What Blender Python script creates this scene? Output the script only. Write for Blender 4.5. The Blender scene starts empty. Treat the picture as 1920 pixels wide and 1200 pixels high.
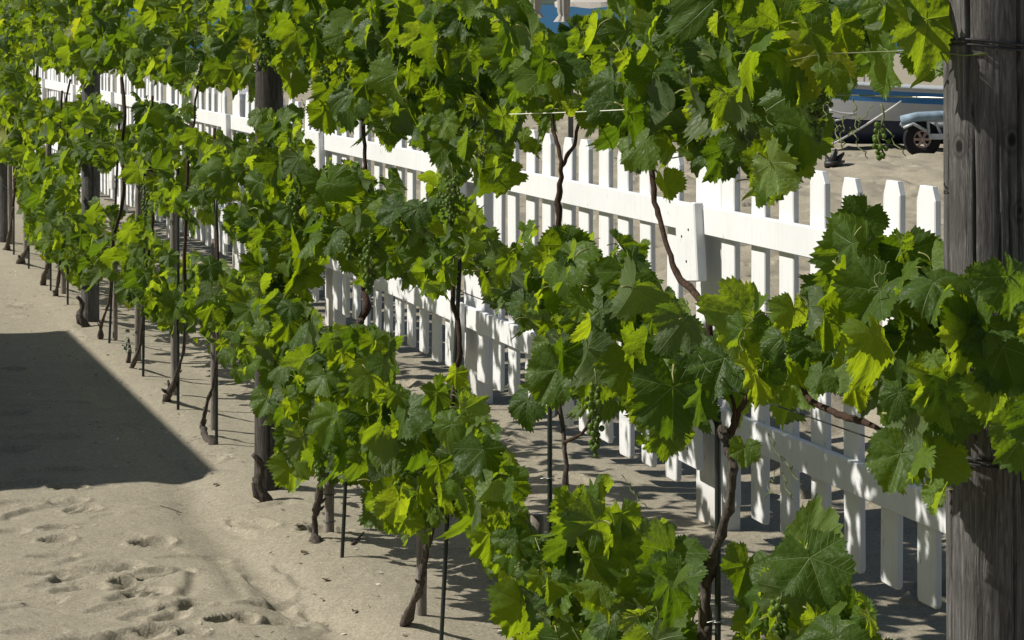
import bpy, math, random
import numpy as np
from mathutils import Vector, Matrix

SC = bpy.context.scene
COL = SC.collection
R = math.radians
rnd = random.Random(7)

# ------------------------------------------------------------------ camera, world, sun
F, CX, HY = 4107.0, 960.0, 5.0          # focal length, centre column and true horizon row of the 1920 px photograph
SLOPE = 0.011                           # the beach falls gently towards the sea
CAMH = 1.6
cam = bpy.data.cameras.new('camera')
cam_o = bpy.data.objects.new('camera', cam)
COL.objects.link(cam_o)
cam_o.location = (0, 0, 0)
cam_o.rotation_euler = (R(90), 0, 0)
cam.sensor_width = 36.0
cam.lens = F / 1920.0 * 36.0
cam.shift_y = -(600.0 - HY) / 1920.0
cam.clip_start = 0.05
cam.clip_end = 9000
SC.camera = cam_o

SUN_EL = 44.0
SUN_FROM = Vector((-1.0, -0.04, 0.0)).normalized()      # horizontal direction towards the sun
sdir = Vector((SUN_FROM.x * math.cos(R(SUN_EL)), SUN_FROM.y * math.cos(R(SUN_EL)), math.sin(R(SUN_EL))))
world = bpy.data.worlds.new('World')
SC.world = world
world.use_nodes = True
wn = world.node_tree
wn.nodes.clear()
sky = wn.nodes.new('ShaderNodeTexSky')
sky.sky_type = 'NISHITA'
sky.sun_disc = False
sky.sun_elevation = R(SUN_EL)
sky.sun_rotation = math.atan2(SUN_FROM.x, SUN_FROM.y)
sky.air_density = 1.0
sky.dust_density = 1.0
bg = wn.nodes.new('ShaderNodeBackground')
bg.inputs['Strength'].default_value = 0.05
wo = wn.nodes.new('ShaderNodeOutputWorld')
wn.links.new(sky.outputs[0], bg.inputs[0])
wn.links.new(bg.outputs[0], wo.inputs[0])
sun = bpy.data.lights.new('sun', 'SUN')
sun.energy = 4.9
sun.angle = R(0.53)
sun.color = (1.0, 0.955, 0.88)
sun_o = bpy.data.objects.new('sun', sun)
COL.objects.link(sun_o)
sun_o.rotation_euler = sdir.to_track_quat('Z', 'Y').to_euler()
SC.view_settings.view_transform = 'Standard'
SC.view_settings.look = 'None'
SC.view_settings.gamma = 1
SC.view_settings.exposure = 0.27
SC.view_settings.use_curve_mapping = False
try:
    SC.cycles.transparent_max_bounces = 8
    SC.cycles.max_bounces = 8
except Exception:
    pass

# ------------------------------------------------------------------ frame of the vine row
D = np.array([-0.3206, 0.9472])      # along the row, away from the camera
N = np.array([0.9472, 0.3206])       # to the right of the row, towards the fence
K_ROW, K_FENCE = 1.62, 2.828

def rowp(s, w, h=None):
    """row coordinates -> world; s along, w across (from the row), h above the ground"""
    p = D * s + N * (K_ROW + w)
    if h is None:
        return p
    return Vector((p[0], p[1], h - CAMH - SLOPE * p[1]))

def on_plane(px, py, w=0.0):
    """the point of the upright plane at offset w from the row that the photograph shows at px, py"""
    k = K_ROW + w
    Y = k / (N[1] + N[0] * (px - CX) / F)
    return Vector(((px - CX) * Y / F, Y, -(py - HY) * Y / F))

def on_ground(px, py):
    Y = F * CAMH / (py - HY - F * SLOPE)
    return Vector(((px - CX) * Y / F, Y, -CAMH - SLOPE * Y))

def proj(p):
    return CX + F * p.x / p.y, HY - F * p.z / p.y

def s_of(p):
    return D[0] * p.x + D[1] * p.y

# ------------------------------------------------------------------ object helpers
def setp(o, label=None, cat=None, group=None, kind=None):
    if label: o['label'] = label
    if cat: o['category'] = cat
    if group: o['group'] = group
    if kind: o['kind'] = kind
    return o

def link(name, me, parent=None, mats=None):
    o = bpy.data.objects.new(name, me)
    COL.objects.link(o)
    if parent is not None:
        o.parent = parent
    return o

def empty(name, loc, label=None, cat=None, group=None):
    o = bpy.data.objects.new(name, None)
    o.empty_display_size = 0.1
    COL.objects.link(o)
    o.location = loc
    setp(o, label, cat, group)
    return o

class MB:
    """collects verts and faces; build() links one mesh object"""
    def __init__(self):
        self.v, self.f, self.m = [], [], []

    def add(self, verts, faces, mi=0):
        b = len(self.v)
        self.v += [tuple(q) for q in verts]
        self.f += [tuple(i + b for i in fc) for fc in faces]
        self.m += [mi] * len(faces)
        return self

    def box(self, c, half, rot=None, mi=0, bev=0.0):
        c = Vector(c)
        hx, hy, hz = half
        if bev <= 0:
            vs = [Vector((sx * hx, sy * hy, sz * hz)) for sx in (-1, 1) for sy in (-1, 1) for sz in (-1, 1)]
            fs = [(0, 1, 3, 2), (4, 6, 7, 5), (0, 4, 5, 1), (2, 3, 7, 6), (0, 2, 6, 4), (1, 5, 7, 3)]
        else:   # chamfered on the four edges along z, and on both ends
            b = bev
            ring = [(-hx + b, -hy), (hx - b, -hy), (hx, -hy + b), (hx, hy - b), (hx - b, hy), (-hx + b, hy), (-hx, hy - b), (-hx, -hy + b)]
            vs = []
            for z, k in ((-hz, 1 - b / max(hx, hy)), (-hz + b, 1), (hz - b, 1), (hz, 1 - b / max(hx, hy))):
                for (x, y) in ring:
                    if k < 1:
                        x = math.copysign(max(abs(x) - b, 0), x)
                        y = math.copysign(max(abs(y) - b, 0), y)
                    vs.append(Vector((x, y, z)))
            fs = []
            for r in range(3):
                for i in range(8):
                    j = (i + 1) % 8
                    fs.append((r * 8 + i, r * 8 + j, r * 8 + 8 + j, r * 8 + 8 + i))
            fs.append(tuple(range(7, -1, -1)))
            fs.append(tuple(range(24, 32)))
        if rot is not None:
            vs = [rot @ q for q in vs]
        return self.add([q + c for q in vs], fs, mi)

    def tube(self, pts, rad, seg=8, mi=0, rough=0.0, rg=None, caps=True, flat=0.0):
        pts = [Vector(p) for p in pts]
        n = len(pts)
        if not hasattr(rad, '__len__'):
            rad = [rad] * n
        vs, fs = [], []
        up = Vector((0.3, 0.5, 0.81)).normalized()
        prev = None
        for i, p in enumerate(pts):
            t = (pts[min(i + 1, n - 1)] - pts[max(i - 1, 0)])
            if t.length < 1e-9: t = Vector((0, 0, 1))
            t.normalize()
            a = (prev if prev is not None else up)
            a = a - t * a.dot(t)
            if a.length < 1e-4:
                a = Vector((1, 0, 0)) - t * t.x
            a.normalize()
            prev = a
            b = t.cross(a)
            for j in range(seg):
                th = 2 * math.pi * j / seg
                r = rad[i] * (1 + (rg.uniform(-rough, rough) if rough else 0))
                vs.append(p + a * (r * math.cos(th)) + b * (r * math.sin(th)))
        for i in range(n - 1):
            for j in range(seg):
                k = (j + 1) % seg
                fs.append((i * seg + j, i * seg + k, (i + 1) * seg + k, (i + 1) * seg + j))
        if caps:
            fs.append(tuple(range(seg - 1, -1, -1)))
            fs.append(tuple((n - 1) * seg + j for j in range(seg)))
        return self.add(vs, fs, mi)

    def sphere(self, c, r, seg=8, rings=6, mi=0, sc=(1, 1, 1)):
        vs = [Vector((0, 0, -r))]
        for i in range(1, rings):
            ph = -math.pi / 2 + math.pi * i / rings
            for j in range(seg):
                th = 2 * math.pi * j / seg
                vs.append(Vector((r * math.cos(ph) * math.cos(th), r * math.cos(ph) * math.sin(th), r * math.sin(ph))))
        vs.append(Vector((0, 0, r)))
        fs = [(0, 1 + (j + 1) % seg, 1 + j) for j in range(seg)]
        for i in range(rings - 2):
            for j in range(seg):
                k = (j + 1) % seg
                a = 1 + i * seg
                fs.append((a + j, a + k, a + seg + k, a + seg + j))
        a = 1 + (rings - 2) * seg
        fs += [(a + j, a + (j + 1) % seg, len(vs) - 1) for j in range(seg)]
        return self.add([Vector((q.x * sc[0], q.y * sc[1], q.z * sc[2])) + Vector(c) for q in vs], fs, mi)

    def mesh(self, name, mats, smooth=False, origin=None):
        me = bpy.data.meshes.new(name)
        v = self.v
        if origin is not None:
            o = Vector(origin)
            v = [(q[0] - o.x, q[1] - o.y, q[2] - o.z) for q in v]
        me.from_pydata(v, [], self.f)
        if not isinstance(mats, (list, tuple)):
            mats = [mats]
        for m in mats:
            me.materials.append(m)
        if len(mats) > 1:
            me.polygons.foreach_set('material_index', self.m)
        if smooth:
            me.polygons.foreach_set('use_smooth', [True] * len(self.f))
        me.update()
        return me

    def build(self, name, mats, parent=None, smooth=False):
        """verts are in world space; parts take their thing's origin as their own"""
        org = parent_world(parent) if parent is not None else (Vector(self.v[0]) if self.v else Vector())
        me = self.mesh(name, mats, smooth, org)
        o = link(name, me, parent)
        if parent is None:
            o.location = org
        return o

def parent_world(p):
    loc = Vector()
    while p is not None:
        loc += Vector(p.location)
        p = p.parent
    return loc

# ------------------------------------------------------------------ materials
def newmat(name):
    m = bpy.data.materials.new(name)
    m.use_nodes = True
    nt = m.node_tree
    nt.nodes.clear()
    out = nt.nodes.new('ShaderNodeOutputMaterial')
    bs = nt.nodes.new('ShaderNodeBsdfPrincipled')
    nt.links.new(bs.outputs[0], out.inputs[0])
    return m, nt, bs, out

def nd(nt, t, **kw):
    n = nt.nodes.new(t)
    for k, v in kw.items():
        if k in n.inputs.keys() if isinstance(k, str) else False:
            n.inputs[k].default_value = v
        else:
            setattr(n, k, v)
    return n

def mathn(nt, op, a, b=None, c=None):
    n = nt.nodes.new('ShaderNodeMath')
    n.operation = op
    for i, q in enumerate((a, b, c)):
        if q is None: continue
        if isinstance(q, (int, float)):
            n.inputs[i].default_value = q
        else:
            nt.links.new(q, n.inputs[i])
    return n.outputs[0]

def noise(nt, vec, scale, detail=4, rough=0.55, dist=0.0):
    n = nt.nodes.new('ShaderNodeTexNoise')
    n.inputs['Scale'].default_value = scale
    n.inputs['Detail'].default_value = detail
    n.inputs['Roughness'].default_value = rough
    n.inputs['Distortion'].default_value = dist
    if vec is not None:
        nt.links.new(vec, n.inputs['Vector'])
    return n.outputs['Fac']

def ramp(nt, fac, stops):
    n = nt.nodes.new('ShaderNodeValToRGB')
    nt.links.new(fac, n.inputs[0])
    e = n.color_ramp.elements
    while len(e) < len(stops):
        e.new(0.5)
    for i, (p, c) in enumerate(stops):
        e[i].position = p
        e[i].color = (c[0], c[1], c[2], 1) if hasattr(c, '__len__') else (c, c, c, 1)
    return n.outputs[0]

def mix(nt, fac, a, b, mode='MIX'):
    n = nt.nodes.new('ShaderNodeMix')
    n.data_type = 'RGBA'
    n.blend_type = mode
    for i, q in ((0, fac), (6, a), (7, b)):
        if isinstance(q, (int, float)):
            n.inputs[i].default_value = q
        elif isinstance(q, tuple):
            n.inputs[i].default_value = (q[0], q[1], q[2], 1)
        else:
            nt.links.new(q, n.inputs[i])
    return n.outputs[2]

def bump(nt, bs, height, strength=0.5, dist=0.01, prev=None):
    b = nt.nodes.new('ShaderNodeBump')
    b.inputs['Strength'].default_value = strength
    b.inputs['Distance'].default_value = dist
    nt.links.new(height, b.inputs['Height'])
    if prev is not None:
        nt.links.new(prev, b.inputs['Normal'])
    nt.links.new(b.outputs[0], bs.inputs['Normal'])
    return b.outputs[0]

def coords(nt, kind='Object', scale=None):
    tc = nt.nodes.new('ShaderNodeTexCoord')
    v = tc.outputs[kind]
    if scale is not None:
        mp = nt.nodes.new('ShaderNodeMapping')
        mp.inputs['Scale'].default_value = scale
        nt.links.new(v, mp.inputs[0])
        v = mp.outputs[0]
    return v

def objrand(nt):
    return nt.nodes.new('ShaderNodeObjectInfo').outputs['Random']

def m_sand():
    m, nt, bs, out = newmat('sand')
    v = coords(nt, 'Object')
    big = noise(nt, v, 1.3, 5, 0.6)
    mid = noise(nt, v, 14, 5, 0.65)
    fine = noise(nt, v, 170, 4, 0.85)
    grit = noise(nt, v, 130, 4, 0.75)
    c = ramp(nt, big, [(0.3, (0.262, 0.232, 0.168)), (0.7, (0.322, 0.288, 0.214))])
    c = mix(nt, 0.55, c, ramp(nt, mid, [(0.3, (0.225, 0.198, 0.142)), (0.72, (0.350, 0.315, 0.238))]))
    c = mix(nt, 0.8, c, ramp(nt, fine, [(0.30, (0.13, 0.112, 0.08)), (0.52, (0.32, 0.285, 0.21)), (0.72, (0.56, 0.51, 0.41))]))
    speck = noise(nt, v, 70, 5, 0.8)
    c = mix(nt, 0.35, c, ramp(nt, speck, [(0.35, (0.14, 0.12, 0.085)), (0.5, (0.30, 0.27, 0.20)), (0.68, (0.50, 0.46, 0.37))]))
    c = mix(nt, ramp(nt, grit, [(0.64, 0.0), (0.70, 0.6)]), c, (0.10, 0.08, 0.06))
    nt.links.new(c, bs.inputs['Base Color'])
    bs.inputs['Roughness'].default_value = 0.95
    bs.inputs['Specular IOR Level'].default_value = 0.15
    b1 = bump(nt, bs, mid, 0.35, 0.02)
    b2 = bump(nt, bs, grit, 0.5, 0.006, b1)
    bump(nt, bs, fine, 0.8, 0.003, b2)
    return m

def m_white():
    m, nt, bs, out = newmat('white_paint')
    v = coords(nt, 'Object')
    g = nt.nodes.new('ShaderNodeTexCoord')
    n1 = noise(nt, v, 3.5, 4)
    grain = noise(nt, coords(nt, 'Object', (60, 60, 6)), 1.0, 4, 0.6)
    chip = noise(nt, coords(nt, 'Object', (42, 42, 16)), 1.0, 5, 0.72)
    c = ramp(nt, n1, [(0.3, (0.68, 0.688, 0.69)), (0.7, (0.76, 0.765, 0.765))])
    c = mix(nt, ramp(nt, chip, [(0.645, 0.0), (0.68, 0.8)]), c, (0.36, 0.35, 0.34))
    c = mix(nt, mathn(nt, 'MULTIPLY', ramp(nt, grain, [(0.5, 0.0), (0.75, 1.0)]), 0.26), c, (0.50, 0.49, 0.46))
    sz = nt.nodes.new('ShaderNodeSeparateXYZ'); nt.links.new(v, sz.inputs[0])
    foot = mathn(nt, 'ADD', mathn(nt, 'MULTIPLY', sz.outputs[2], 3.4), mathn(nt, 'MULTIPLY', n1, .6))
    c = mix(nt, ramp(nt, foot, [(0.45, 0.42), (0.85, 0.0)]), c, (0.40, 0.36, 0.29))
    nt.links.new(c, bs.inputs['Base Color'])
    bs.inputs['Roughness'].default_value = 0.5
    bs.inputs['Specular IOR Level'].default_value = 0.3
    b = bump(nt, bs, grain, 0.25, 0.003)
    bump(nt, bs, chip, 0.2, 0.002, b)
    return m

def m_post(name, c0, c1, c2, knots=()):
    m, nt, bs, out = newmat(name)
    v = coords(nt, 'Object')
    fib = noise(nt, coords(nt, 'Object', (150, 150, 13)), 1.0, 7, 0.72, 1.2)
    wide = noise(nt, coords(nt, 'Object', (30, 30, 2.6)), 1.0, 5, 0.6, 1.0)
    blot = noise(nt, v, 6, 4)
    c = ramp(nt, fib, [(0.3, c0), (0.52, c1), (0.75, c2)])
    c = mix(nt, ramp(nt, blot, [(0.4, 0.0), (0.7, 0.55)]), c, c0)
    ck = ramp(nt, wide, [(0.29, 1.0), (0.33, 0.0)])
    c = mix(nt, ck, c, (c0[0] * 0.3, c0[1] * 0.3, c0[2] * 0.3))
    for (kx, ky, kz, kr) in knots:
        vd = nt.nodes.new('ShaderNodeVectorMath'); vd.operation = 'DISTANCE'
        mp = nt.nodes.new('ShaderNodeMapping'); mp.inputs['Scale'].default_value = (1, 1, .7)
        nt.links.new(v, mp.inputs[0]); nt.links.new(mp.outputs[0], vd.inputs[0])
        vd.inputs[1].default_value = (kx, ky, kz * .7)
        rr_ = mathn(nt, 'ADD', mathn(nt, 'DIVIDE', vd.outputs['Value'], kr), mathn(nt, 'MULTIPLY', blot, .4))
        c = mix(nt, ramp(nt, rr_, [(0.0, 1.0), (0.45, .9), (0.6, 0.0), (0.75, 0.45), (0.95, 0.0)]), c, (c0[0] * .25, c0[1] * .25, c0[2] * .25))
    nt.links.new(c, bs.inputs['Base Color'])
    bs.inputs['Roughness'].default_value = 0.9
    bs.inputs['Specular IOR Level'].default_value = 0.15
    b = bump(nt, bs, fib, 0.8, 0.006)
    bump(nt, bs, ramp(nt, wide, [(0.28, 0.0), (0.40, 1.0)]), 0.7, 0.006, b)
    return m

def m_bark(name, c0, c1, c2, red=False):
    m, nt, bs, out = newmat(name)
    fib = noise(nt, coords(nt, 'Object', (190, 190, 22)), 1.0, 6, 0.7, 0.8)
    blot = noise(nt, coords(nt, 'Object'), 30, 4)
    c = ramp(nt, fib, [(0.32, c0), (0.55, c1), (0.78, c2)])
    c = mix(nt, ramp(nt, blot, [(0.45, 0.0), (0.75, 0.5)]), c, c0)
    nt.links.new(c, bs.inputs['Base Color'])
    bs.inputs['Roughness'].default_value = 0.85
    bs.inputs['Specular IOR Level'].default_value = 0.2
    bump(nt, bs, fib, 0.9, 0.006)
    return m

def m_plain(name, col, rough=0.6, spec=0.3, metal=0.0, var=0.12, nscale=25, bstr=0.15):
    m, nt, bs, out = newmat(name)
    v = coords(nt, 'Object')
    n = noise(nt, v, nscale, 4)
    lo = tuple(q * (1 - var) for q in col)
    hi = tuple(min(q * (1 + var), 1) for q in col)
    nt.links.new(ramp(nt, n, [(0.3, lo), (0.7, hi)]), bs.inputs['Base Color'])
    bs.inputs['Roughness'].default_value = rough
    bs.inputs['Specular IOR Level'].default_value = spec
    bs.inputs['Metallic'].default_value = metal
    bump(nt, bs, n, bstr, 0.003)
    return m

def m_leaf(name, top0, top1, under, tr0, tr1, glossy=0.42, mixf=0.42):
    m, nt, bs, out = newmat(name)
    uv = nt.nodes.new('ShaderNodeUVMap')
    uv.uv_map = 'vein'
    sp = nt.nodes.new('ShaderNodeSeparateXYZ')
    nt.links.new(uv.outputs[0], sp.inputs[0])
    u, v = sp.outputs[0], sp.outputs[1]
    av = mathn(nt, 'ABSOLUTE', v)
    # main rib: narrower towards its end
    wid = mathn(nt, 'SUBTRACT', 0.022, mathn(nt, 'MULTIPLY', u, 0.014))
    rib = mathn(nt, 'SMOOTH_MIN', 1.0, mathn(nt, 'MAXIMUM', 0.0, mathn(nt, 'SUBTRACT', 1.0, mathn(nt, 'DIVIDE', av, wid))), 0.1)
    q = mathn(nt, 'DIVIDE', mathn(nt, 'SUBTRACT', u, mathn(nt, 'MULTIPLY', av, 0.95)), 0.155)
    fr = mathn(nt, 'ABSOLUTE', mathn(nt, 'SUBTRACT', mathn(nt, 'FRACT', q), 0.5))
    sec = mathn(nt, 'MAXIMUM', 0.0, mathn(nt, 'SUBTRACT', 1.0, mathn(nt, 'MULTIPLY', fr, 16.0)))
    sec = mathn(nt, 'MULTIPLY', sec, 0.6)
    vein = mathn(nt, 'MAXIMUM', rib, sec)
    rr = objrand(nt)
    cmb = nt.nodes.new('ShaderNodeCombineXYZ')
    nt.links.new(u, cmb.inputs[0]); nt.links.new(v, cmb.inputs[1])
    nt.links.new(mathn(nt, 'MULTIPLY', rr, 37.0), cmb.inputs[2])
    oc = cmb.outputs[0]
    patch = noise(nt, oc, 3.2, 4, 0.6)
    crump = noise(nt, oc, 4.5, 2, 0.5, 0.3)
    geo = nt.nodes.new('ShaderNodeNewGeometry')
    back = geo.outputs['Backfacing']
    topc = mix(nt, rr, top0, top1)
    topc = mix(nt, ramp(nt, patch, [(0.35, 0.0), (0.75, 0.45)]), topc, tuple(min(1, c * 1.6) for c in top1))
    face = mix(nt, back, topc, under)
    face = mix(nt, mathn(nt, 'MULTIPLY', vein, 0.75), face, (0.20, 0.27, 0.10))
    nt.links.new(face, bs.inputs['Base Color'])
    bs.inputs['Roughness'].default_value = glossy + .03
    bs.inputs['Specular IOR Level'].default_value = 0.27
    puck = nt.nodes.new('ShaderNodeTexVoronoi')
    puck.inputs['Scale'].default_value = 9
    nt.links.new(oc, puck.inputs['Vector'])
    h = mathn(nt, 'ADD', mathn(nt, 'MULTIPLY', puck.outputs['Distance'], -0.6), mathn(nt, 'MULTIPLY', vein, -1.0))
    h = mathn(nt, 'ADD', h, mathn(nt, 'MULTIPLY', crump, 1.8))
    nb = bump(nt, bs, h, 0.55, 0.003)
    tr = nt.nodes.new('ShaderNodeBsdfTranslucent')
    tc = mix(nt, rr, tr0, tr1)
    tc = mix(nt, ramp(nt, patch, [(0.35, 0.0), (0.8, 0.5)]), tc, tuple(c * 0.7 for c in tr0))
    tc = mix(nt, mathn(nt, 'MULTIPLY', vein, 0.5), tc, (0.42, 0.52, 0.10))
    nt.links.new(tc, tr.inputs['Color'])
    nt.links.new(nb, tr.inputs['Normal'])
    mx = nt.nodes.new('ShaderNodeMixShader')
    mx.inputs[0].default_value = mixf
    nt.links.new(bs.outputs[0], mx.inputs[1])
    nt.links.new(tr.outputs[0], mx.inputs[2])
    nt.links.new(mx.outputs[0], out.inputs[0])
    return m

def m_translucent(name, col, tcol, rough=0.4, f=0.35, spec=0.4):
    m, nt, bs, out = newmat(name)
    n = noise(nt, coords(nt, 'Object'), 60, 3)
    nt.links.new(ramp(nt, n, [(0.3, tuple(c * 0.8 for c in col)), (0.7, tuple(c * 1.2 for c in col))]), bs.inputs['Base Color'])
    bs.inputs['Roughness'].default_value = rough
    bs.inputs['Specular IOR Level'].default_value = spec
    tr = nt.nodes.new('ShaderNodeBsdfTranslucent')
    tr.inputs['Color'].default_value = (*tcol, 1)
    mx = nt.nodes.new('ShaderNodeMixShader')
    mx.inputs[0].default_value = f
    nt.links.new(bs.outputs[0], mx.inputs[1])
    nt.links.new(tr.outputs[0], mx.inputs[2])
    nt.links.new(mx.outputs[0], out.inputs[0])
    return m

def m_sea():
    m, nt, bs, out = newmat('sea')
    v = coords(nt, 'Object', (0.22, 0.9, 1))
    n = noise(nt, v, 1.0, 6, 0.7)
    c = ramp(nt, n, [(0.3, (0.012, 0.060, 0.125)), (0.62, (0.022, 0.095, 0.175)), (0.74, (0.16, 0.26, 0.34))])
    nt.links.new(c, bs.inputs['Base Color'])
    bs.inputs['Roughness'].default_value = 0.55
    bs.inputs['Specular IOR Level'].default_value = 0.2
    bump(nt, bs, n, 0.6, 0.3)
    return m

M = {
    'sand': m_sand(), 'white': m_white(), 'sea': m_sea(),
    'post_grey': m_post('weathered_grey_wood', (0.045, 0.042, 0.039), (0.125, 0.119, 0.112), (0.29, 0.28, 0.265),
                        ((.036, -.046, 1.33, .020), (.024, -.054, 1.43, .024), (-.046, -.036, 1.42, .020), (.01, -.058, .6, .02))),
    'post_brown': m_post('weathered_brown_wood', (0.030, 0.027, 0.024), (0.080, 0.072, 0.064), (0.18, 0.165, 0.15)),
    'stake': m_post('stake_wood', (0.12, 0.10, 0.085), (0.25, 0.22, 0.19), (0.38, 0.35, 0.31)),
    'bark': m_bark('vine_bark', (0.028, 0.022, 0.018), (0.10, 0.082, 0.067), (0.33, 0.29, 0.25)),
    'cane': m_bark('cane_bark', (0.028, 0.016, 0.011), (0.070, 0.042, 0.028), (0.14, 0.10, 0.07)),
    'rod': m_plain('dark_metal', (0.012, 0.018, 0.016), 0.45, 0.5),
    'wire': m_plain('wire_metal', (0.42, 0.42, 0.38), 0.35, 0.5, 0.9),
    'dark_wire': m_plain('dark_wire_metal', (0.03, 0.03, 0.03), 0.5, 0.4, 0.4),
    'petiole': m_translucent('petiole', (0.24, 0.25, 0.08), (0.3, 0.3, 0.08), 0.5, 0.15),
    'shoot': m_translucent('green_shoot', (0.13, 0.16, 0.045), (0.2, 0.25, 0.05), 0.5, 0.1),
    'grape': m_translucent('unripe_grape', (0.10, 0.16, 0.025), (0.30, 0.42, 0.04), 0.4, 0.35, 0.35),
    'leaf': m_leaf('vine_leaf', (0.020, 0.048, 0.008), (0.058, 0.104, 0.015), (0.085, 0.120, 0.048),
                   (0.14, 0.25, 0.004), (0.40, 0.54, 0.007), 0.46, 0.46),
    'young': m_leaf('young_vine_leaf', (0.045, 0.092, 0.012), (0.085, 0.145, 0.020), (0.13, 0.19, 0.06),
                    (0.30, 0.44, 0.008), (0.52, 0.64, 0.014), 0.46, 0.52),
    'yellow': m_leaf('yellowing_vine_leaf', (0.11, 0.14, 0.018), (0.16, 0.18, 0.022), (0.2, 0.22, 0.06),
                     (0.56, 0.62, 0.010), (0.66, 0.68, 0.015), 0.46, 0.5),
}

# ------------------------------------------------------------------ ground
_rs = np.random.RandomState(11)
_tab = _rs.rand(256, 256)

def vnoise(x, y, seed=0):
    x = np.asarray(x, float) + seed * 17.13
    y = np.asarray(y, float) + seed * 5.71
    xi, yi = np.floor(x).astype(int), np.floor(y).astype(int)
    fx, fy = x - xi, y - yi
    fx = fx * fx * fx * (fx * (fx * 6 - 15) + 10)
    fy = fy * fy * fy * (fy * (fy * 6 - 15) + 10)
    a = _tab[xi % 256, yi % 256]; b = _tab[(xi + 1) % 256, yi % 256]
    c = _tab[xi % 256, (yi + 1) % 256]; d = _tab[(xi + 1) % 256, (yi + 1) % 256]
    return (a * (1 - fx) + b * fx) * (1 - fy) + (c * (1 - fx) + d * fx) * fy - 0.5

def sstep(a, b, x):
    t = np.clip((x - a) / (b - a), 0, 1)
    return t * t * (3 - 2 * t)

# px, py, length, width (m), heading (deg from +X), depth, tread
PRINTS = [
    (285, 1018, .115, .075, 8, .020, 0), (108, 990, .10, .065, 10, .012, 0), (106, 1014, .09, .07, 4, .016, 0),
    (100, 1044, .13, .06, 14, .010, 0), (128, 941, .11, .07, 20, .016, 0), (152, 955, .10, .09, -30, .010, 1),
    (124, 912, .11, .06, 5, .014, 0), (120, 880, .12, .06, 5, .012, 0), (60, 938, .20, .05, 8, .008, 0),
    (160, 1072, .30, .06, 9, .018, 0), (300, 1078, .16, .06, 20, .012, 0), (130, 1098, .20, .07, 8, .006, 0),
    (228, 1094, .07, .06, 0, .018, 0), (262, 1110, .16, .09, -28, .010, 1), (225, 1140, .16, .06, 24, .008, 0),
    (345, 1140, .12, .035, 22, .014, 0), (290, 1155, .15, .09, 12, .009, 0), (435, 1160, .12, .06, 26, .022, 0),
    (355, 1188, .08, .05, 6, .018, 0), (200, 1198, .24, .05, 10, .014, 0), (290, 1184, .09, .05, 4, .018, 0),
    (52, 576, .16, .09, -10, .030, 0), (18, 845, .16, .10, 0, .020, 0), (15, 775, .16, .09, 8, .016, 0),
    (10, 692, .15, .10, 0, .016, 0), (120, 755, .2, .1, 0, .008, 0), (170, 800, .22, .12, 5, .008, 0),
    (60, 822, .3, .12, 8, .012, 0), (380, 870, .12, .1, -40, .010, 0), (395, 858, .16, .05, -35, .010, 0),
    (40, 1130, .2, .07, 12, .006, 0), (470, 985, .22, .06, -50, .014, 0), (500, 1090, .2, .05, -52, .012, 0),
    (545, 1130, .2, .06, -50, .010, 0), (40, 905, .18, .07, 20, .010, 0), (14, 1000, .12, .08, 60, .008, 0),
    (510, 1165, .14, .07, 12, .014, 0), (590, 1005, .10, .06, 30, .014, 0), (360, 1040, .18, .05, 14, .006, 0),
    (500, 1130, .14, .05, 10, .008, 0), (620, 1010, .12, .05, 30, .01, 0),
]
_pr = []
for (px, py, ln, wd, hd, dp, tr) in PRINTS:
    g = on_ground(px, py)
    _pr.append((g.x, g.y, ln * 0.60, wd * 0.66, R(hd), dp * 1.35, tr))
_r2 = random.Random(3)
for i in range(620):      # trodden sand all over the beach beyond the fence
    s = _r2.uniform(3.5, 34); w = 1.55 + (_r2.random() ** 1.4) * 11
    p = rowp(s, w)
    _pr.append((p[0], p[1], _r2.uniform(.12, .2), _r2.uniform(.06, .1), _r2.uniform(-1.0, 1.0), _r2.uniform(.02, .06), 0))
for i in range(60):       # and between vines and fence, and further up the path
    s = _r2.uniform(3.5, 16); w = _r2.uniform(.35, 1.1)
    p = rowp(s, w)
    _pr.append((p[0], p[1], _r2.uniform(.10, .16), _r2.uniform(.05, .08), _r2.uniform(-.9, .9), _r2.uniform(.008, .024), 0))
for i in range(40):
    p = rowp(_r2.uniform(10, 24), _r2.uniform(-1.6, -.35))
    _pr.append((p[0], p[1], _r2.uniform(.11, .16), _r2.uniform(.05, .08), _r2.uniform(-.6, .6), _r2.uniform(.008, .02), 0))

for i in range(60):      # old half blown-over prints on the path
    p = rowp(_r2.uniform(4.0, 10.5), _r2.uniform(-1.75, -.40))
    _pr.append((p[0], p[1], _r2.uniform(.05, .10), _r2.uniform(.02, .045), _r2.uniform(-.4, .8), _r2.uniform(.003, .011), 0))
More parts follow.
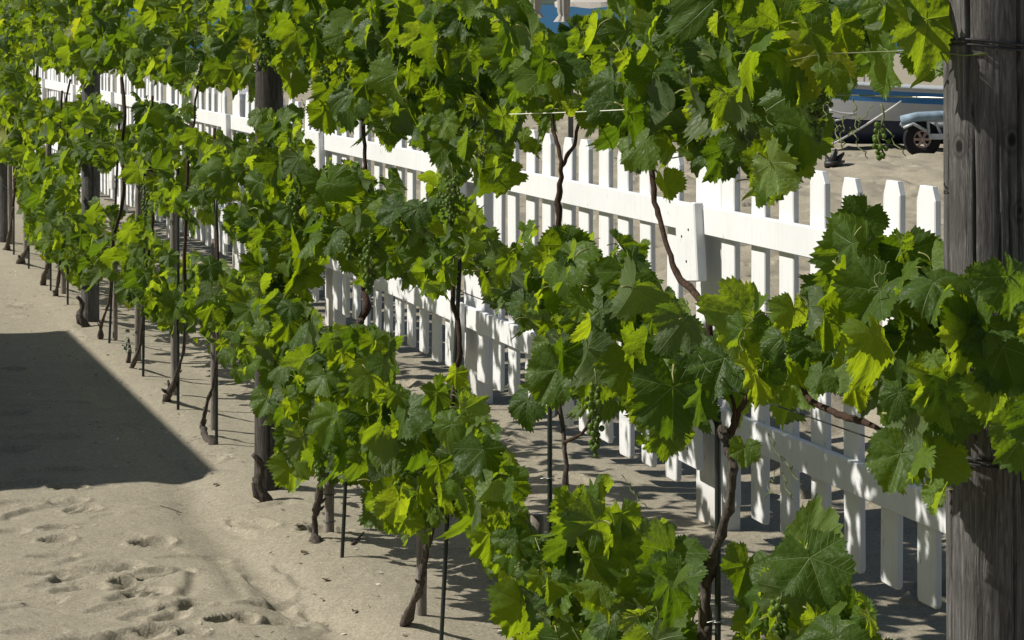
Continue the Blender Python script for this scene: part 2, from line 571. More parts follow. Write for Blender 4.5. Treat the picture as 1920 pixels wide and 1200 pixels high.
# low ridges and scuffed edges, traced over the sand: points in the photograph, height
RIDGES = [([(0, 968), (60, 950), (130, 944)], .010), ([(85, 1090), (120, 1074), (180, 1070), (245, 1062)], .014), ([(0, 1140), (60, 1128), (120, 1126)], .007),
          ([(95, 1110), (150, 1096), (210, 1100), (250, 1084), (330, 1074)], .010), ([(200, 1130), (250, 1112), (300, 1120)], .010), ([(285, 1160), (330, 1146), (362, 1132)], .014),
          ([(330, 1070), (352, 1080), (350, 1105), (330, 1120)], -.010), ([(180, 1196), (260, 1180), (330, 1176)], .012), ([(470, 1125), (530, 1115), (560, 1113)], .010),
          ([(0, 905), (30, 885), (60, 880)], .010), ([(430, 975), (450, 990), (475, 1008)], .010), ([(505, 1055), (540, 1080), (570, 1100)], -.010),
          ([(560, 1120), (590, 1145), (620, 1170)], -.012), ([(0, 805), (110, 792), (260, 785)], .008), ([(340, 860), (365, 880), (390, 892)], .012),
          ([(240, 1000), (290, 1012), (345, 1030)], .004), ([(420, 1030), (450, 1080), (470, 1120)], .004), ([(405, 1030), (430, 1070), (455, 1110)], .004),
          ([(100, 1060), (130, 1048), (160, 1042)], .006), ([(480, 960), (530, 950), (580, 955)], .007), ([(110, 610), (135, 625), (160, 640)], .010)]
_rg = []
for (pl, amp) in RIDGES:
    g = [on_ground(*q) for q in pl]
    _rg.append(([(q.x, q.y) for q in g], amp))

def add_ridges(xs, ys, Z):
    for (pl, amp) in _rg:
        for (a, b) in zip(pl[:-1], pl[1:]):
            m_ = .09
            i0, i1 = np.searchsorted(xs, (min(a[0], b[0]) - m_, max(a[0], b[0]) + m_))
            j0, j1 = np.searchsorted(ys, (min(a[1], b[1]) - m_, max(a[1], b[1]) + m_))
            if i1 - i0 < 2 or j1 - j0 < 2: continue
            XX, YY = np.meshgrid(xs[i0:i1], ys[j0:j1])
            XX = XX + .02 * vnoise(XX / .06, YY / .05, 4); YY = YY + .03 * vnoise(XX / .05, YY / .06, 5)
            dx, dy = b[0] - a[0], b[1] - a[1]
            ln = math.hypot(dx, dy)
            u = ((XX - a[0]) * dx + (YY - a[1]) * dy) / ln / ln
            v = (-(XX - a[0]) * dy + (YY - a[1]) * dx) / ln
            end = np.clip(np.minimum(u + .12, 1.12 - u) / .24, 0, 1)
            Z[j0:j1, i0:i1] += amp * 1.3 * (v / .014) * np.exp(-np.abs(v / .020) ** 1.3) * end
    return Z

def hfield(X, Y):
    """height of the sand; X and Y are 2-D arrays (or a 1x1 array)"""
    w = N[0] * X + N[1] * Y - K_ROW
    s = D[0] * X + D[1] * Y
    z = -CAMH - SLOPE * np.clip(Y, -30, 130)
    z = z + 0.016 * vnoise(X / 1.3, Y / 1.3, 1) + 0.013 * vnoise(X / .42, Y / .36, 2) + 0.0055 * vnoise(X / .13, Y / .09, 3)
    z = z + 0.0030 * vnoise(X / .05, Y / .04, 4)
    # soft wind ribs lying across the view
    z = z + 0.0035 * np.sin((Y * 9.0 + X * 1.4 + 3.0 * vnoise(X / .6, Y / .6, 5)) * 2) * sstep(-.1, .3, vnoise(X / .9, Y / .9, 6) + .15)
    # low bed of the vines with a little trench on the path side
    near = 1 - sstep(9.0, 12.0, s)
    z = z - (0.018 + .014 * (1 - sstep(5.5, 8.0, s))) * np.exp(-((w + .24 + .10 * vnoise(s * 1.3, s * 0, 7)) / .085) ** 2) * near
    z = z + 0.020 * np.exp(-((w + .0) / .16) ** 2)
    # trodden beach past the fence
    rough = sstep(1.35, 2.0, w)
    z = z + rough * (0.11 * np.abs(vnoise(X / .55, Y / .40, 8)) + 0.07 * vnoise(X / .26, Y / .20, 9) + 0.06 * vnoise(X / 2.6, Y / 2.2, 10))
    mid = sstep(.25, .5, w) * (1 - sstep(1.1, 1.3, w))
    z = z + mid * (0.030 * vnoise(X / .22, Y / .16, 12))
    return z

def add_prints(xs, ys, Z):
    for (cx, cy, a, b, th, dp, tr) in _pr:
        ext = a * 1.7
        i0, i1 = np.searchsorted(xs, (cx - ext, cx + ext))
        j0, j1 = np.searchsorted(ys, (cy - ext, cy + ext))
        if i1 - i0 < 2 or j1 - j0 < 2:
            continue
        XX, YY = np.meshgrid(xs[i0:i1] - cx, ys[j0:j1] - cy)
        u = XX * math.cos(th) + YY * math.sin(th)
        v = -XX * math.sin(th) + YY * math.cos(th)
        wob = 0.10 * vnoise(XX / .04 + cx * 9, YY / .04 + cy * 7, 3)
        narrow = 1 + 0.22 * (u / a)
        r = np.sqrt((u / a) ** 2 + (v / (b * narrow)) ** 2) * (1 + wob)
        dz = -dp * (1 - sstep(.78, 1.08, r)) * (0.85 + 0.3 * u / a)
        dz += dp * 0.34 * np.exp(-((r - 1.16) / .11) ** 2)
        if tr:
            dz += 0.0055 * np.sign(np.sin(u * 2 * math.pi / .034)) * (1 - sstep(.75, .95, r))
        Z[j0:j1, i0:i1] += dz
    return Z

def gz(x, y):
    return float(hfield(np.array([[x]], float), np.array([[y]], float))[0, 0])

def grow(a, b, step0, k):
    o, x, st = [], a, step0
    while x < b:
        o.append(x)
        x += st
        st *= k
    return o

xs = np.concatenate([np.arange(-2.30, -.45, 0.0085), np.arange(-.45, .50, .0115)])
xr = np.array(grow(0.50, 2.4, .016, 1.004))
xr2 = np.array(grow(xr[-1] + .03, 9.0, .034, 1.004))
xr3 = np.array(grow(xr2[-1] + .1, 420, .1, 1.18))
xl = -np.array(grow(2.312, 6, .03, 1.02))[::-1]
xl2 = -np.array(grow(6.2, 420, .25, 1.25))[::-1]
xs = np.concatenate([xl2, xl, xs, xr, xr2, xr3])
ys = [-30.0, -18, -9, -4, -1.5, 0, 1.0, 2.0, 2.8, 3.3, 3.7, 4.0, 4.2, 4.35, 4.45]
y = 4.5
while y < 60:
    ys.append(y)
    y += 0.0016 * y if y < 8.3 else 0.0022 * y if y < 12.5 else (0.0036 * y if y < 34 else 0.01 * y)
while y < 140:
    ys.append(y)
    y += 3
ys = np.array(ys)
XX, YY = np.meshgrid(xs, ys)
ZZ = hfield(XX, YY)
ZZ = add_ridges(xs, ys, add_prints(xs, ys, ZZ))
ny, nx = ZZ.shape
me = bpy.data.meshes.new('sand_beach')
me.vertices.add(nx * ny)
me.vertices.foreach_set('co', np.stack([XX, YY, ZZ], -1).astype(np.float32).ravel())
idx = np.arange(nx * ny).reshape(ny, nx)
quads = np.stack([idx[:-1, :-1], idx[:-1, 1:], idx[1:, 1:], idx[1:, :-1]], -1).reshape(-1, 4)
me.loops.add(quads.size)
me.loops.foreach_set('vertex_index', quads.astype(np.int32).ravel())
me.polygons.add(len(quads))
me.polygons.foreach_set('loop_start', np.arange(0, quads.size, 4, dtype=np.int32))
me.polygons.foreach_set('loop_total', np.full(len(quads), 4, dtype=np.int32))
me.polygons.foreach_set('use_smooth', np.ones(len(quads), dtype=bool))
me.materials.append(M['sand'])
me.update(calc_edges=True)
setp(link('sand_beach', me), 'pale trodden beach sand with footprints under vines and fence', kind='structure')

mb = MB()
mb.add([(-4000, 120, -3.0), (4000, 120, -3.0), (4000, 6000, -3.0), (-4000, 6000, -3.0)], [(0, 1, 2, 3)])
setp(mb.build('sea', M['sea']), 'blue sea beyond the beach', kind='structure')

# far shore: low dark hills across the bay
mb = MB()
vs, fs = [], []
for i in range(161):
    x = -2400 + 30 * i
    hgt = 26 + 30 * float(vnoise(np.array([x / 260.0]), np.array([2.0]), 2)[0]) + 14 * float(vnoise(np.array([x / 70.0]), np.array([5.0]), 4)[0])
    vs += [(x, 3000, -4), (x, 3060 + 200, max(hgt, 6)), (x, 3900, -4)]
for i in range(160):
    a = i * 3
    fs += [(a, a + 3, a + 4, a + 1), (a + 1, a + 4, a + 5, a + 2)]
mb.add(vs, fs)
setp(mb.build('far_shore', m_plain('far_hills', (0.055, 0.075, 0.06), 0.95, 0.1, 0, 0.5, 0.01)), 'low dark hills across the bay', kind='structure')

# ------------------------------------------------------------------ picket fence
def fs_pos(t, w=0.0, h=0.0):
    """t = fence station (1000 / (px + 430) of the photograph) -> world"""
    L = 12.941 * t
    base = D * (L - 12.941 * 0.957) + np.array([0, 0])
    # station .957 is the post the photograph shows at px 615, 11.73 m away
    p0 = np.array([(615 - CX) * 12.80 * 0.9172 / F, 12.80 * 0.9172])
    Y0 = 12.258 * 0.957
    p0 = np.array([(1000 / 0.957 - 430 - CX) * Y0 / F, Y0])
    p = p0 + base + N * w
    return Vector((p[0], p[1], h - CAMH - SLOPE * p[1]))

ROTF = Matrix(((D[0], N[0], 0), (D[1], N[1], 0), (0, 0, 1)))      # local x along the fence, local y away from the vines
# tilt along the slope of the beach is negligible; boards stand upright
fence = empty('picket_fence', fs_pos(0.5653, 0, 0), 'long white painted picket fence running beside the vines across the sand', 'fence')

def picket_mesh(width, depth, h0, h1, cut_w, cut_h, name, wear):
    b = 0.003
    hw = width / 2
    # outline in (x, z), anticlockwise; then front and back with a small chamfer
    ol = [(-hw + .006, h0), (hw - .006, h0), (hw, h0 + .008), (hw, h1 - cut_h), (hw - cut_w, h1), (-hw + cut_w, h1), (-hw, h1 - cut_h), (-hw, h0 + .008)]
    n = len(ol)
    cx_, cz_ = 0, (h0 + h1) / 2
    def inset(q):
        x, z = q
        return (x - math.copysign(b, x), z - math.copysign(b, z - cz_))
    rings = [([inset(q) for q in ol], 0.0), (ol, b), (ol, depth - b), ([inset(q) for q in ol], depth)]
    vs = [(x, y, z) for (ring, y) in rings for (x, z) in ring]
    fs = []
    for r in range(3):
        for i in range(n):
            j = (i + 1) % n
            fs.append((r * n + i, r * n + n + i, r * n + n + j, r * n + j)[::-1])
    fs.append(tuple(range(n)))
    fs.append(tuple(range(4 * n - 1, 3 * n - 1, -1)))
    vs2 = []
    for (x, y, z) in vs:
        q = ROTF @ Vector((x, y, z))
        vs2.append(q)
    m = MB()
    m.add(vs2, fs)
    return m.mesh(name, M['white'])

pk = [picket_mesh(.096, .020, .105, 1.185, .017, .034, 'picket', 0),
      picket_mesh(.095, .020, .100, 1.182, .016, .036, 'picket', 1),
      picket_mesh(.097, .020, .110, 1.188, .019, .033, 'picket', 2)]
post_me = picket_mesh(.200, .068, -.25, 1.20, .030, .035, 'post', 0)
fo = fs_pos(0.5653, 0, 0)
SP = 0.1945
rf = random.Random(5)
PW = 0.0155 * 12.941
for k in range(-2, 11):
    tn = 0.5653 + SP * k                # near edge of the post
    c = fs_pos(tn + .00773, 0.024, 0)
    o = link('post', post_me, fence)
    o.location = c - fo + Vector((0, 0, rf.uniform(-.015, .01)))
    pos = tn + 0.0155 + 0.0084
    for i in range(11):
        cc = fs_pos(pos + .0037, 0.0, 0)
        o = link('picket', rf.choice(pk), fence)
        o.location = cc - fo + Vector((0, 0, rf.uniform(-.008, .008)))
        o.rotation_euler = (rf.uniform(-.010, .010), rf.uniform(-.010, .010), rf.uniform(-.03, .03))
        pos += 0.0158
    # rails of this bay: butt a little short of the next
    for (name, z0, z1) in (('top_rail', .940, 1.030), ('bottom_rail', .320, .410)):
        a = fs_pos(tn + .0040, 0, 0); b_ = fs_pos(tn + SP + .0026, 0, 0)
        ln = (b_ - a).xy.length
        mid = (a + b_) / 2
        zc = (z0 + z1) / 2
        m = MB()
        rot = ROTF.to_4x4()
        # the rail follows the slope of the sand
        ang = math.atan2(b_.z - a.z, ln)
        rr = (ROTF @ Matrix.Rotation(-ang, 3, 'Y'))
        m.box(mid + Vector((0, 0, zc)) + ROTF @ Vector((0, -.0125, 0)), (ln / 2, .0115, (z1 - z0) / 2), rr, 0, .003)
        m.build(name, M['white'], fence)
    # joint plates over the rail ends
    for (z0, z1, tilt, off) in ((.785, 1.035, 7.0 if k == 0 else rf.uniform(3.5, 8), 0), (.195, .425, rf.uniform(-2, 3), 0)):
        c = fs_pos(tn + .0080, 0, 0) + Vector((0, 0, (z0 + z1) / 2)) + ROTF @ Vector((0, -.036, 0))
        m = MB()
        rr = ROTF @ Matrix.Rotation(R(tilt), 3, 'Y') @ Matrix.Rotation(R(1.2), 3, 'Z')
        m.box(c, (.083, .0175 if z0 > .5 else .0105, (z1 - z0) / 2), rr, 0, .004)
        pl = m.build('joint_plate', M['white'], fence)
        if k in (-1, 0, 1, 2):
            for (dx, dz) in ((-.03, .04), (.03, .02), (.0, -.06)):
                m = MB()
                q = c + rr @ Vector((dx, -.0175 if z0 > .5 else -.0105, dz))
                m.tube([q, q + rr @ Vector((0, -.0018, 0))], .0042, 8)
                m.build('screw', M['dark_wire'], pl)

# ------------------------------------------------------------------ trellis posts
def big_post(name, px_c, Yc, diam, h, mat, label, seed, w=0.0, cracks=(), wire_h=()):
    s = (Yc - N[1] * (K_ROW + w)) / D[1]
    base = rowp(s, w, 0)
    base.z = gz(base.x, base.y)
    rg = np.random.RandomState(seed)
    seg, rings = (176, 190) if seed == 1 else (72, 90)
    root = empty(name, base, label, 'post', 'wooden trellis posts along the vine row')
    th = np.linspace(0, 2 * math.pi, seg, endpoint=False)
    zz = np.linspace(-.3, h, rings)
    vs = []
    for z in zz:
        r = diam / 2 * (1 + .05 * math.exp(-max(z, 0) / .12)) * np.ones(seg)
        r *= 1 + .035 * vnoise(np.cos(th) * 1.4 + seed, np.sin(th) * 1.4 + z * .6, seed)
        r *= 1 + .035 * vnoise(th * 7.0 + .3 * math.sin(z * 3), np.full(seg, z * 2.2), seed + 1)
        r *= 1 + .012 * vnoise(th * 30.0, np.full(seg, z * 14), seed + 2)
        for (a0, wd, dp, z0, z1, drift) in cracks:
            if z0 < z < z1:
                a = a0 + drift * math.sin(z * 2.3) + .03 * float(vnoise(np.array([z * 7]), np.array([a0 * 5]), 2)[0])
                dlt = np.abs((th - a + math.pi) % (2 * math.pi) - math.pi)
                e = min(1, (z - z0) / .15, (z1 - z) / .15)
                r -= diam / 2 * dp * e * np.clip(1 - dlt / (wd * (.6 + .4 * e)), 0, 1) ** .6
        if z > h - .02:
            r *= .96
        lean = .004 * math.sin(z * 1.7 + seed)
        for j in range(seg):
            vs.append((base.x + r[j] * math.cos(th[j]) + lean, base.y + r[j] * math.sin(th[j]), base.z + z))
    fs = []
    for i in range(rings - 1):
        for j in range(seg):
            k = (j + 1) % seg
            fs.append((i * seg + j, i * seg + k, (i + 1) * seg + k, (i + 1) * seg + j))
    fs.append(tuple((rings - 1) * seg + j for j in range(seg)))
    m = MB()
    m.add(vs, fs)
    m.build('shaft', mat, root, smooth=True)
    for hz in wire_h:
        m = MB()
        pts = []
        for j in range(33):
            a = j / 32 * 2 * math.pi
            pts.append((base.x + (diam / 2 + .003) * math.cos(a), base.y + (diam / 2 + .003) * math.sin(a), base.z + hz + .004 * math.sin(a * 2)))
        m.tube(pts, .0019, 6, caps=False)
        m.tube([(q[0] * 1, q[1], q[2] - .007) for q in pts], .0017, 6, caps=False)
        m.build('wire_loop', M['dark_wire'], root, smooth=True)
    return root

PH = 1.95
TW = (1.545, 1.01, .50)
big_post('trellis_post', 1855, 3.08, .118, PH + .2, M['post_grey'], 'thick cracked grey post at right edge, nearest of the vine row', 1, 0.0,
         cracks=[(R(-51), .075, .42, .85, 2.3, .015), (R(-126), .045, .25, 1.45, 2.1, .02), (R(-70), .03, .22, .2, 1.45, .10), (R(-118), .035, .16, .95, 1.5, .03), (R(-165), .05, .2, .3, 1.7, .05), (R(-85), .02, .10, .9, 1.5, .05), (R(-30), .03, .12, .1, 2.0, .05)],
         wire_h=(1.565, .985))
big_post('trellis_post', 505, 7.51, .096, PH - .35, M['post_brown'], 'brown post in the middle of the row with a sand-dusted gnarled foot', 4, 0.0,
         cracks=[(R(-80), .07, .2, .0, 1.3, .03)], wire_h=(1.5, 1.0, .5))
big_post('trellis_post', 170, 11.72, .096, PH - .35, M['post_grey'], 'dark grey post standing in bright sand behind an old vine stump', 6, 0.0,
         cracks=[(R(-70), .05, .2, .1, 1.5, .03)], wire_h=(1.0, .5))
big_post('trellis_post', 8, 16.03, .10, PH - .2, M['post_grey'], 'dark post at the far left end of the visible row', 8, 0.0, wire_h=(1.0,))

# ------------------------------------------------------------------ leaves: ten shared meshes
VEINS = [0.0, R(50), R(104)]
def leaf_outline(a, v):
    a = abs(a)
    L = [(0, 1.0, R(37)), (R(50), .93 * v['lat'], R(37)), (R(102), .79 * v['low'], R(40)), (R(146), .64, R(36))]
    best = 0
    for (c, l, w) in L:
        d = abs(a - c) / w
        best = max(best, l * (1 - v['cut'] * .78 * min(d, 1.6) ** 1.7))
    if a > R(158):
        best *= max(.10, 1 - ((a - R(158)) / R(22)) * .9)
    return best

def make_leaf(name, seed, mats, fold, droop, wave, cup, lat=1.0, low=1.0, cut=.42, pet=.55, curl=0.0, asym=0.0):
    rg = random.Random(seed)
    v = dict(lat=lat, low=low, cut=cut)
    nA = 84
    fr = [0.22, 0.46, 0.68, 0.86, 1.0]
    ang = [R(-176) + R(352) * i / (nA - 1) for i in range(nA)]
    verts = [(0, 0, 0)]
    ph1, ph2, ph3 = rg.uniform(0, 6), rg.uniform(0, 6), rg.uniform(0, 6)
    def shape(x, y):
        r = math.hypot(x, y)
        a = math.atan2(x, y)
        aa = abs(a)
        dv = min(abs(math.sin(aa - q)) * r if abs(aa - q) < 1.2 else 9 for q in VEINS)
        z = fold * abs(x) * (1 if x > 0 else 1 - asym)
        z -= droop * r * r
        z += cup * r * r * .5
        z += min(dv, .16) * .15
        z += wave * r * r * math.sin(3.0 * a + ph1) + wave * .55 * r * r * math.sin(7.0 * a + ph2) + wave * .38 * r ** 3 * math.sin(13 * a + ph3) + .022 * r * math.sin(9 * x + ph2) * math.sin(8 * y + ph3)
        if curl:
            z -= curl * max(0, y - .25) ** 2 * 1.6
        return z
    for k, f_ in enumerate(fr):
        for i, a in enumerate(ang):
            r = leaf_outline(a, v)
            if k == len(fr) - 1:
                r *= (1.045 + rg.uniform(-.03, .05)) if i % 2 else (.955 + rg.uniform(-.03, .02))
            rr = r * f_
            x, y = rr * math.sin(a), rr * math.cos(a)
            verts.append((x, y, shape(x, y)))
    faces, fang = [], []
    for i in range(nA - 1):
        faces.append((0, 1 + i + 1, 1 + i)); fang.append((ang[i] + ang[i + 1]) / 2)
    for k in range(len(fr) - 1):
        b0, b1 = 1 + k * nA, 1 + (k + 1) * nA
        for i in range(nA - 1):
            faces.append((b0 + i, b0 + i + 1, b1 + i + 1, b1 + i)); fang.append((ang[i] + ang[i + 1]) / 2)
    nblade = len(faces)
    m = MB()
    m.add(verts, faces)
    # petiole
    pts, rads = [], []
    for i in range(7):
        t = i / 6
        pts.append((rg.uniform(-.01, .01) + .10 * t * t * math.sin(ph1), -pet * t * (.9 - .2 * t), -.03 - pet * .55 * t * t))
        rads.append(.016 + .011 * t)
    m.tube(pts, rads, 5, mi=1)
    me = m.mesh(name, mats, smooth=True)
    uvl = me.uv_layers.new(name='vein')
    data = np.zeros((len(me.loops), 2), dtype=np.float32)
    li = 0
    for fi, fc in enumerate(me.polygons):
        if fi < nblade:
            a = fang[fi]
            sgn = 1 if a >= 0 else -1
            q = min(VEINS, key=lambda z: abs(abs(a) - z)) * sgn
            for l in fc.loop_indices:
                vv = verts[me.loops[l].vertex_index]
                x, y = vv[0], vv[1]
                uu = x * math.sin(q) + y * math.cos(q)
                pv = x * math.cos(q) - y * math.sin(q)
                data[l] = (uu, pv)
        else:
            for l in fc.loop_indices:
                data[l] = (0.5, 0.09)
    uvl.data.foreach_set('uv', data.ravel())
    # faces run front = +Z
    return me

LM = {}
specs = [
    dict(fold=.10, droop=.10, wave=.11, cup=.0, cut=.40),
    dict(fold=.34, droop=.12, wave=.13, cup=.0, cut=.36, lat=.96),
    dict(fold=-.12, droop=.30, wave=.15, cup=.0, cut=.44, low=1.08),
    dict(fold=.60, droop=.05, wave=.14, cup=.0, cut=.40, lat=1.02),
    dict(fold=.12, droop=.42, wave=.13, cup=.0, cut=.32, low=1.1, curl=.3),
    dict(fold=.22, droop=-.16, wave=.14, cup=.0, cut=.50, lat=1.05, low=.95),
    dict(fold=.85, droop=.18, wave=.12, cup=.0, cut=.40, curl=.25),
    dict(fold=.05, droop=.18, wave=.18, cup=.0, cut=.56, lat=1.04, low=1.05, asym=.6),
    dict(fold=-.34, droop=.20, wave=.14, cup=.0, cut=.38, asym=.5),
    dict(fold=1.15, droop=.10, wave=.20, cup=.0, cut=.42, curl=.5),
    dict(fold=.30, droop=.70, wave=.22, cup=.0, cut=.34, curl=.5, asym=.7),
    dict(fold=-.55, droop=-.10, wave=.24, cup=.0, cut=.46, asym=.9),
]
for key in ('leaf', 'young', 'yellow'):
    LM[key] = [make_leaf('leaf', 20 + i, [M[key], M['petiole']], **sp) for i, sp in enumerate(specs)]

# ------------------------------------------------------------------ where the photograph shows foliage (pixels of the row's plane)
FG = [
    [(-60, -80), (600, -80), (600, 200), (590, 600), (600, 650), (540, 700), (500, 722), (440, 712), (390, 662), (330, 622), (280, 612), (240, 572), (225, 545), (190, 525), (150, 545), (110, 500), (80, 490), (50, 450), (45, 400), (20, 350), (-60, 330)],
    [(500, -80), (1795, -80), (1800, 40), (1818, 125), (1790, 150), (1745, 165), (1765, 185), (1740, 205), (1700, 232), (1655, 236), (1640, 195), (1600, 200), (1565, 190), (1545, 210), (1556, 330), (1535, 345), (1500, 345), (1480, 380), (1445, 414), (1380, 372), (1310, 347), (1290, 290), (1292, 380), (1250, 397), (1240, 330), (1222, 290), (1200, 332), (1160, 322), (1148, 270), (1120, 272), (1090, 230), (1040, 225), (1030, 290), (1005, 314), (975, 290), (950, 300), (967, 350), (945, 374), (895, 347), (870, 312), (840, 300), (800, 300), (785, 268), (740, 280), (715, 264), (695, 237), (650, 264), (612, 242), (600, 205), (570, 205), (500, 200)],
    [(520, 200), (560, 200), (592, 262), (575, 300), (600, 310), (640, 285), (670, 298), (700, 322), (750, 308), (785, 370), (800, 330), (830, 285), (880, 290), (890, 360), (920, 420), (960, 445), (975, 410), (1000, 395), (1030, 410), (1070, 385), (1130, 440), (1170, 423), (1210, 445), (1240, 500), (1262, 548), (1300, 560), (1345, 605), (1380, 545), (1440, 540), (1500, 545), (1530, 515), (1520, 470), (1550, 425), (1585, 405), (1600, 358), (1650, 375), (1668, 420), (1755, 443), (1768, 490), (1830, 475), (1920, 498), (2150, 470), (2150, 980), (1940, 970), (1890, 900), (1860, 850), (1790, 872), (1772, 988), (1700, 962), (1640, 905), (1620, 860), (1650, 820), (1640, 780), (1560, 765), (1540, 800), (1460, 802), (1430, 765), (1415, 800), (1427, 850), (1380, 892), (1368, 850), (1355, 770), (1330, 785), (1310, 835), (1280, 868), (1220, 862), (1190, 822), (1180, 770), (1150, 762), (1090, 792), (1050, 762), (1000, 768), (968, 720), (995, 650), (960, 600), (930, 572), (900, 542), (860, 532), (842, 568), (790, 558), (750, 532), (720, 525), (700, 550), (670, 540), (640, 480), (610, 500), (592, 560), (600, 620), (560, 690), (500, 600)],
    [(535, 650), (600, 602), (660, 608), (700, 600), (757, 640), (747, 730), (780, 718), (820, 698), (860, 683), (900, 740), (912, 790), (962, 820), (992, 880), (1003, 960), (1022, 990), (1060, 883), (1110, 868), (1150, 888), (1172, 938), (1232, 953), (1292, 1000), (1322, 1050), (1322, 1330), (900, 1330), (945, 1140), (938, 1090), (890, 1067), (878, 1000), (845, 962), (840, 1012), (820, 990), (790, 1032), (740, 1007), (700, 1002), (680, 932), (620, 892), (582, 892), (572, 928), (520, 892), (508, 820), (488, 760), (498, 720)],
    [(1362, 1112), (1398, 1020), (1470, 988), (1530, 983), (1592, 1030), (1597, 1090), (1640, 1038), (1667, 1110), (1642, 1170), (1690, 1175), (1720, 1330), (1362, 1330)],
]
GAPS = [
    [(395, 395), (415, 395), (412, 450), (398, 450)], [(430, 215), (470, 225), (468, 250), (432, 245)], [(640, 265), (668, 262), (672, 300), (648, 300)],
    [(330, 445), (356, 445), (352, 500), (336, 500)], [(205, 405), (235, 405), (232, 425), (208, 425)],
    [(52, 115), (95, 133), (150, 145), (152, 180), (112, 190), (85, 185), (80, 162), (55, 137)],
    [(183, 122), (210, 140), (252, 152), (250, 205), (240, 240), (215, 238), (210, 192), (188, 180)],
    [(370, 163), (450, 183), (482, 215), (470, 236), (420, 240), (388, 240), (370, 200)],
    [(262, 150), (290, 155), (345, 165), (342, 195), (300, 190)],
    [(183, 322), (240, 328), (268, 345), (264, 398), (235, 402), (205, 395), (188, 345)],
    [(288, 385), (332, 400), (347, 442), (303, 442)],
    [(350, 432), (402, 442), (396, 475), (350, 462)],
    [(420, 458), (458, 470), (452, 498), (424, 492)],
    [(152, 300), (189, 300), (189, 385), (152, 392)],
    [(-60, 300), (20, 310), (48, 440), (-60, 440)],
    [(478, 140), (536, 145), (534, 200), (480, 198)],
    [(538, 140), (566, 150), (600, 200), (600, 235), (572, 215), (556, 210)],
    [(70, 262), (118, 285), (112, 300), (75, 290)],
    [(998, 0), (1130, 0), (1128, 18), (1120, 36), (1105, 16), (1072, 14), (1060, 34), (1020, 36), (1015, 22), (1000, 20)],
    [(1018, 40), (1034, 44), (1036, 60), (1020, 58)],
    [(1330, 690), (1344, 700), (1344, 715), (1332, 712)],
    [(1475, 735), (1560, 745), (1560, 765), (1480, 760)],
    [(590, 498), (640, 482), (648, 560), (600, 600)],
]

def poly_arr(p):
    return np.array(p, float)

def inside(p, x, y):
    n = len(p); c = False; j = n - 1
    for i in range(n):
        xi, yi = p[i]; xj, yj = p[j]
        if (yi > y) != (yj > y) and x < (xj - xi) * (y - yi) / (yj - yi) + xi:
            c = not c
        j = i
    return c

# raster of the mask for speed (2 px cells)
MW, MH, X0, Y0 = 1130, 720, -60, -80
mask = np.zeros((MH, MW), bool)
def fillp(poly, val):
    xsn = [q[0] for q in poly]; n = len(poly)
    for r in range(MH):
        yy = Y0 + r * 2 + 1
        xc = []
        j = n - 1
        for i in range(n):
            xi, yi = poly[i]; xj, yj = poly[j]
            if (yi > yy) != (yj > yy):
                xc.append((xj - xi) * (yy - yi) / (yj - yi) + xi)
            j = i
        xc.sort()
        for a, b in zip(xc[::2], xc[1::2]):
            mask[r, max(0, int((a - X0) / 2)):max(0, int((b - X0) / 2))] = val
for p in FG: fillp(p, True)
for p in GAPS: fillp(p, False)

strict = np.zeros((MH, MW), bool)
_keep = mask.copy()
for p in ([(996, -20), (1128, -20), (1124, 12), (1060, 16), (1056, 28), (1018, 28), (998, 14)],
          [(1020, 42), (1036, 46), (1034, 58), (1022, 56)], [(1560, 245), (1775, 245), (1775, 330), (1600, 350), (1560, 340)],
          [(1690, 430), (1765, 430), (1765, 300), (1690, 300)], [(0, 620), (180, 650), (420, 880), (480, 900), (480, 1200), (0, 1200)]):
    mask[:] = False
    fillp(p, True)
    strict |= mask
mask[:] = _keep

def instrict(x, y):
    c, r = int((x - X0) / 2), int((y - Y0) / 2)
    return 0 <= c < MW and 0 <= r < MH and strict[r, c]

def inmask(x, y):
    c, r = int((x - X0) / 2), int((y - Y0) / 2)
    return 0 <= c < MW and 0 <= r < MH and mask[r, c]

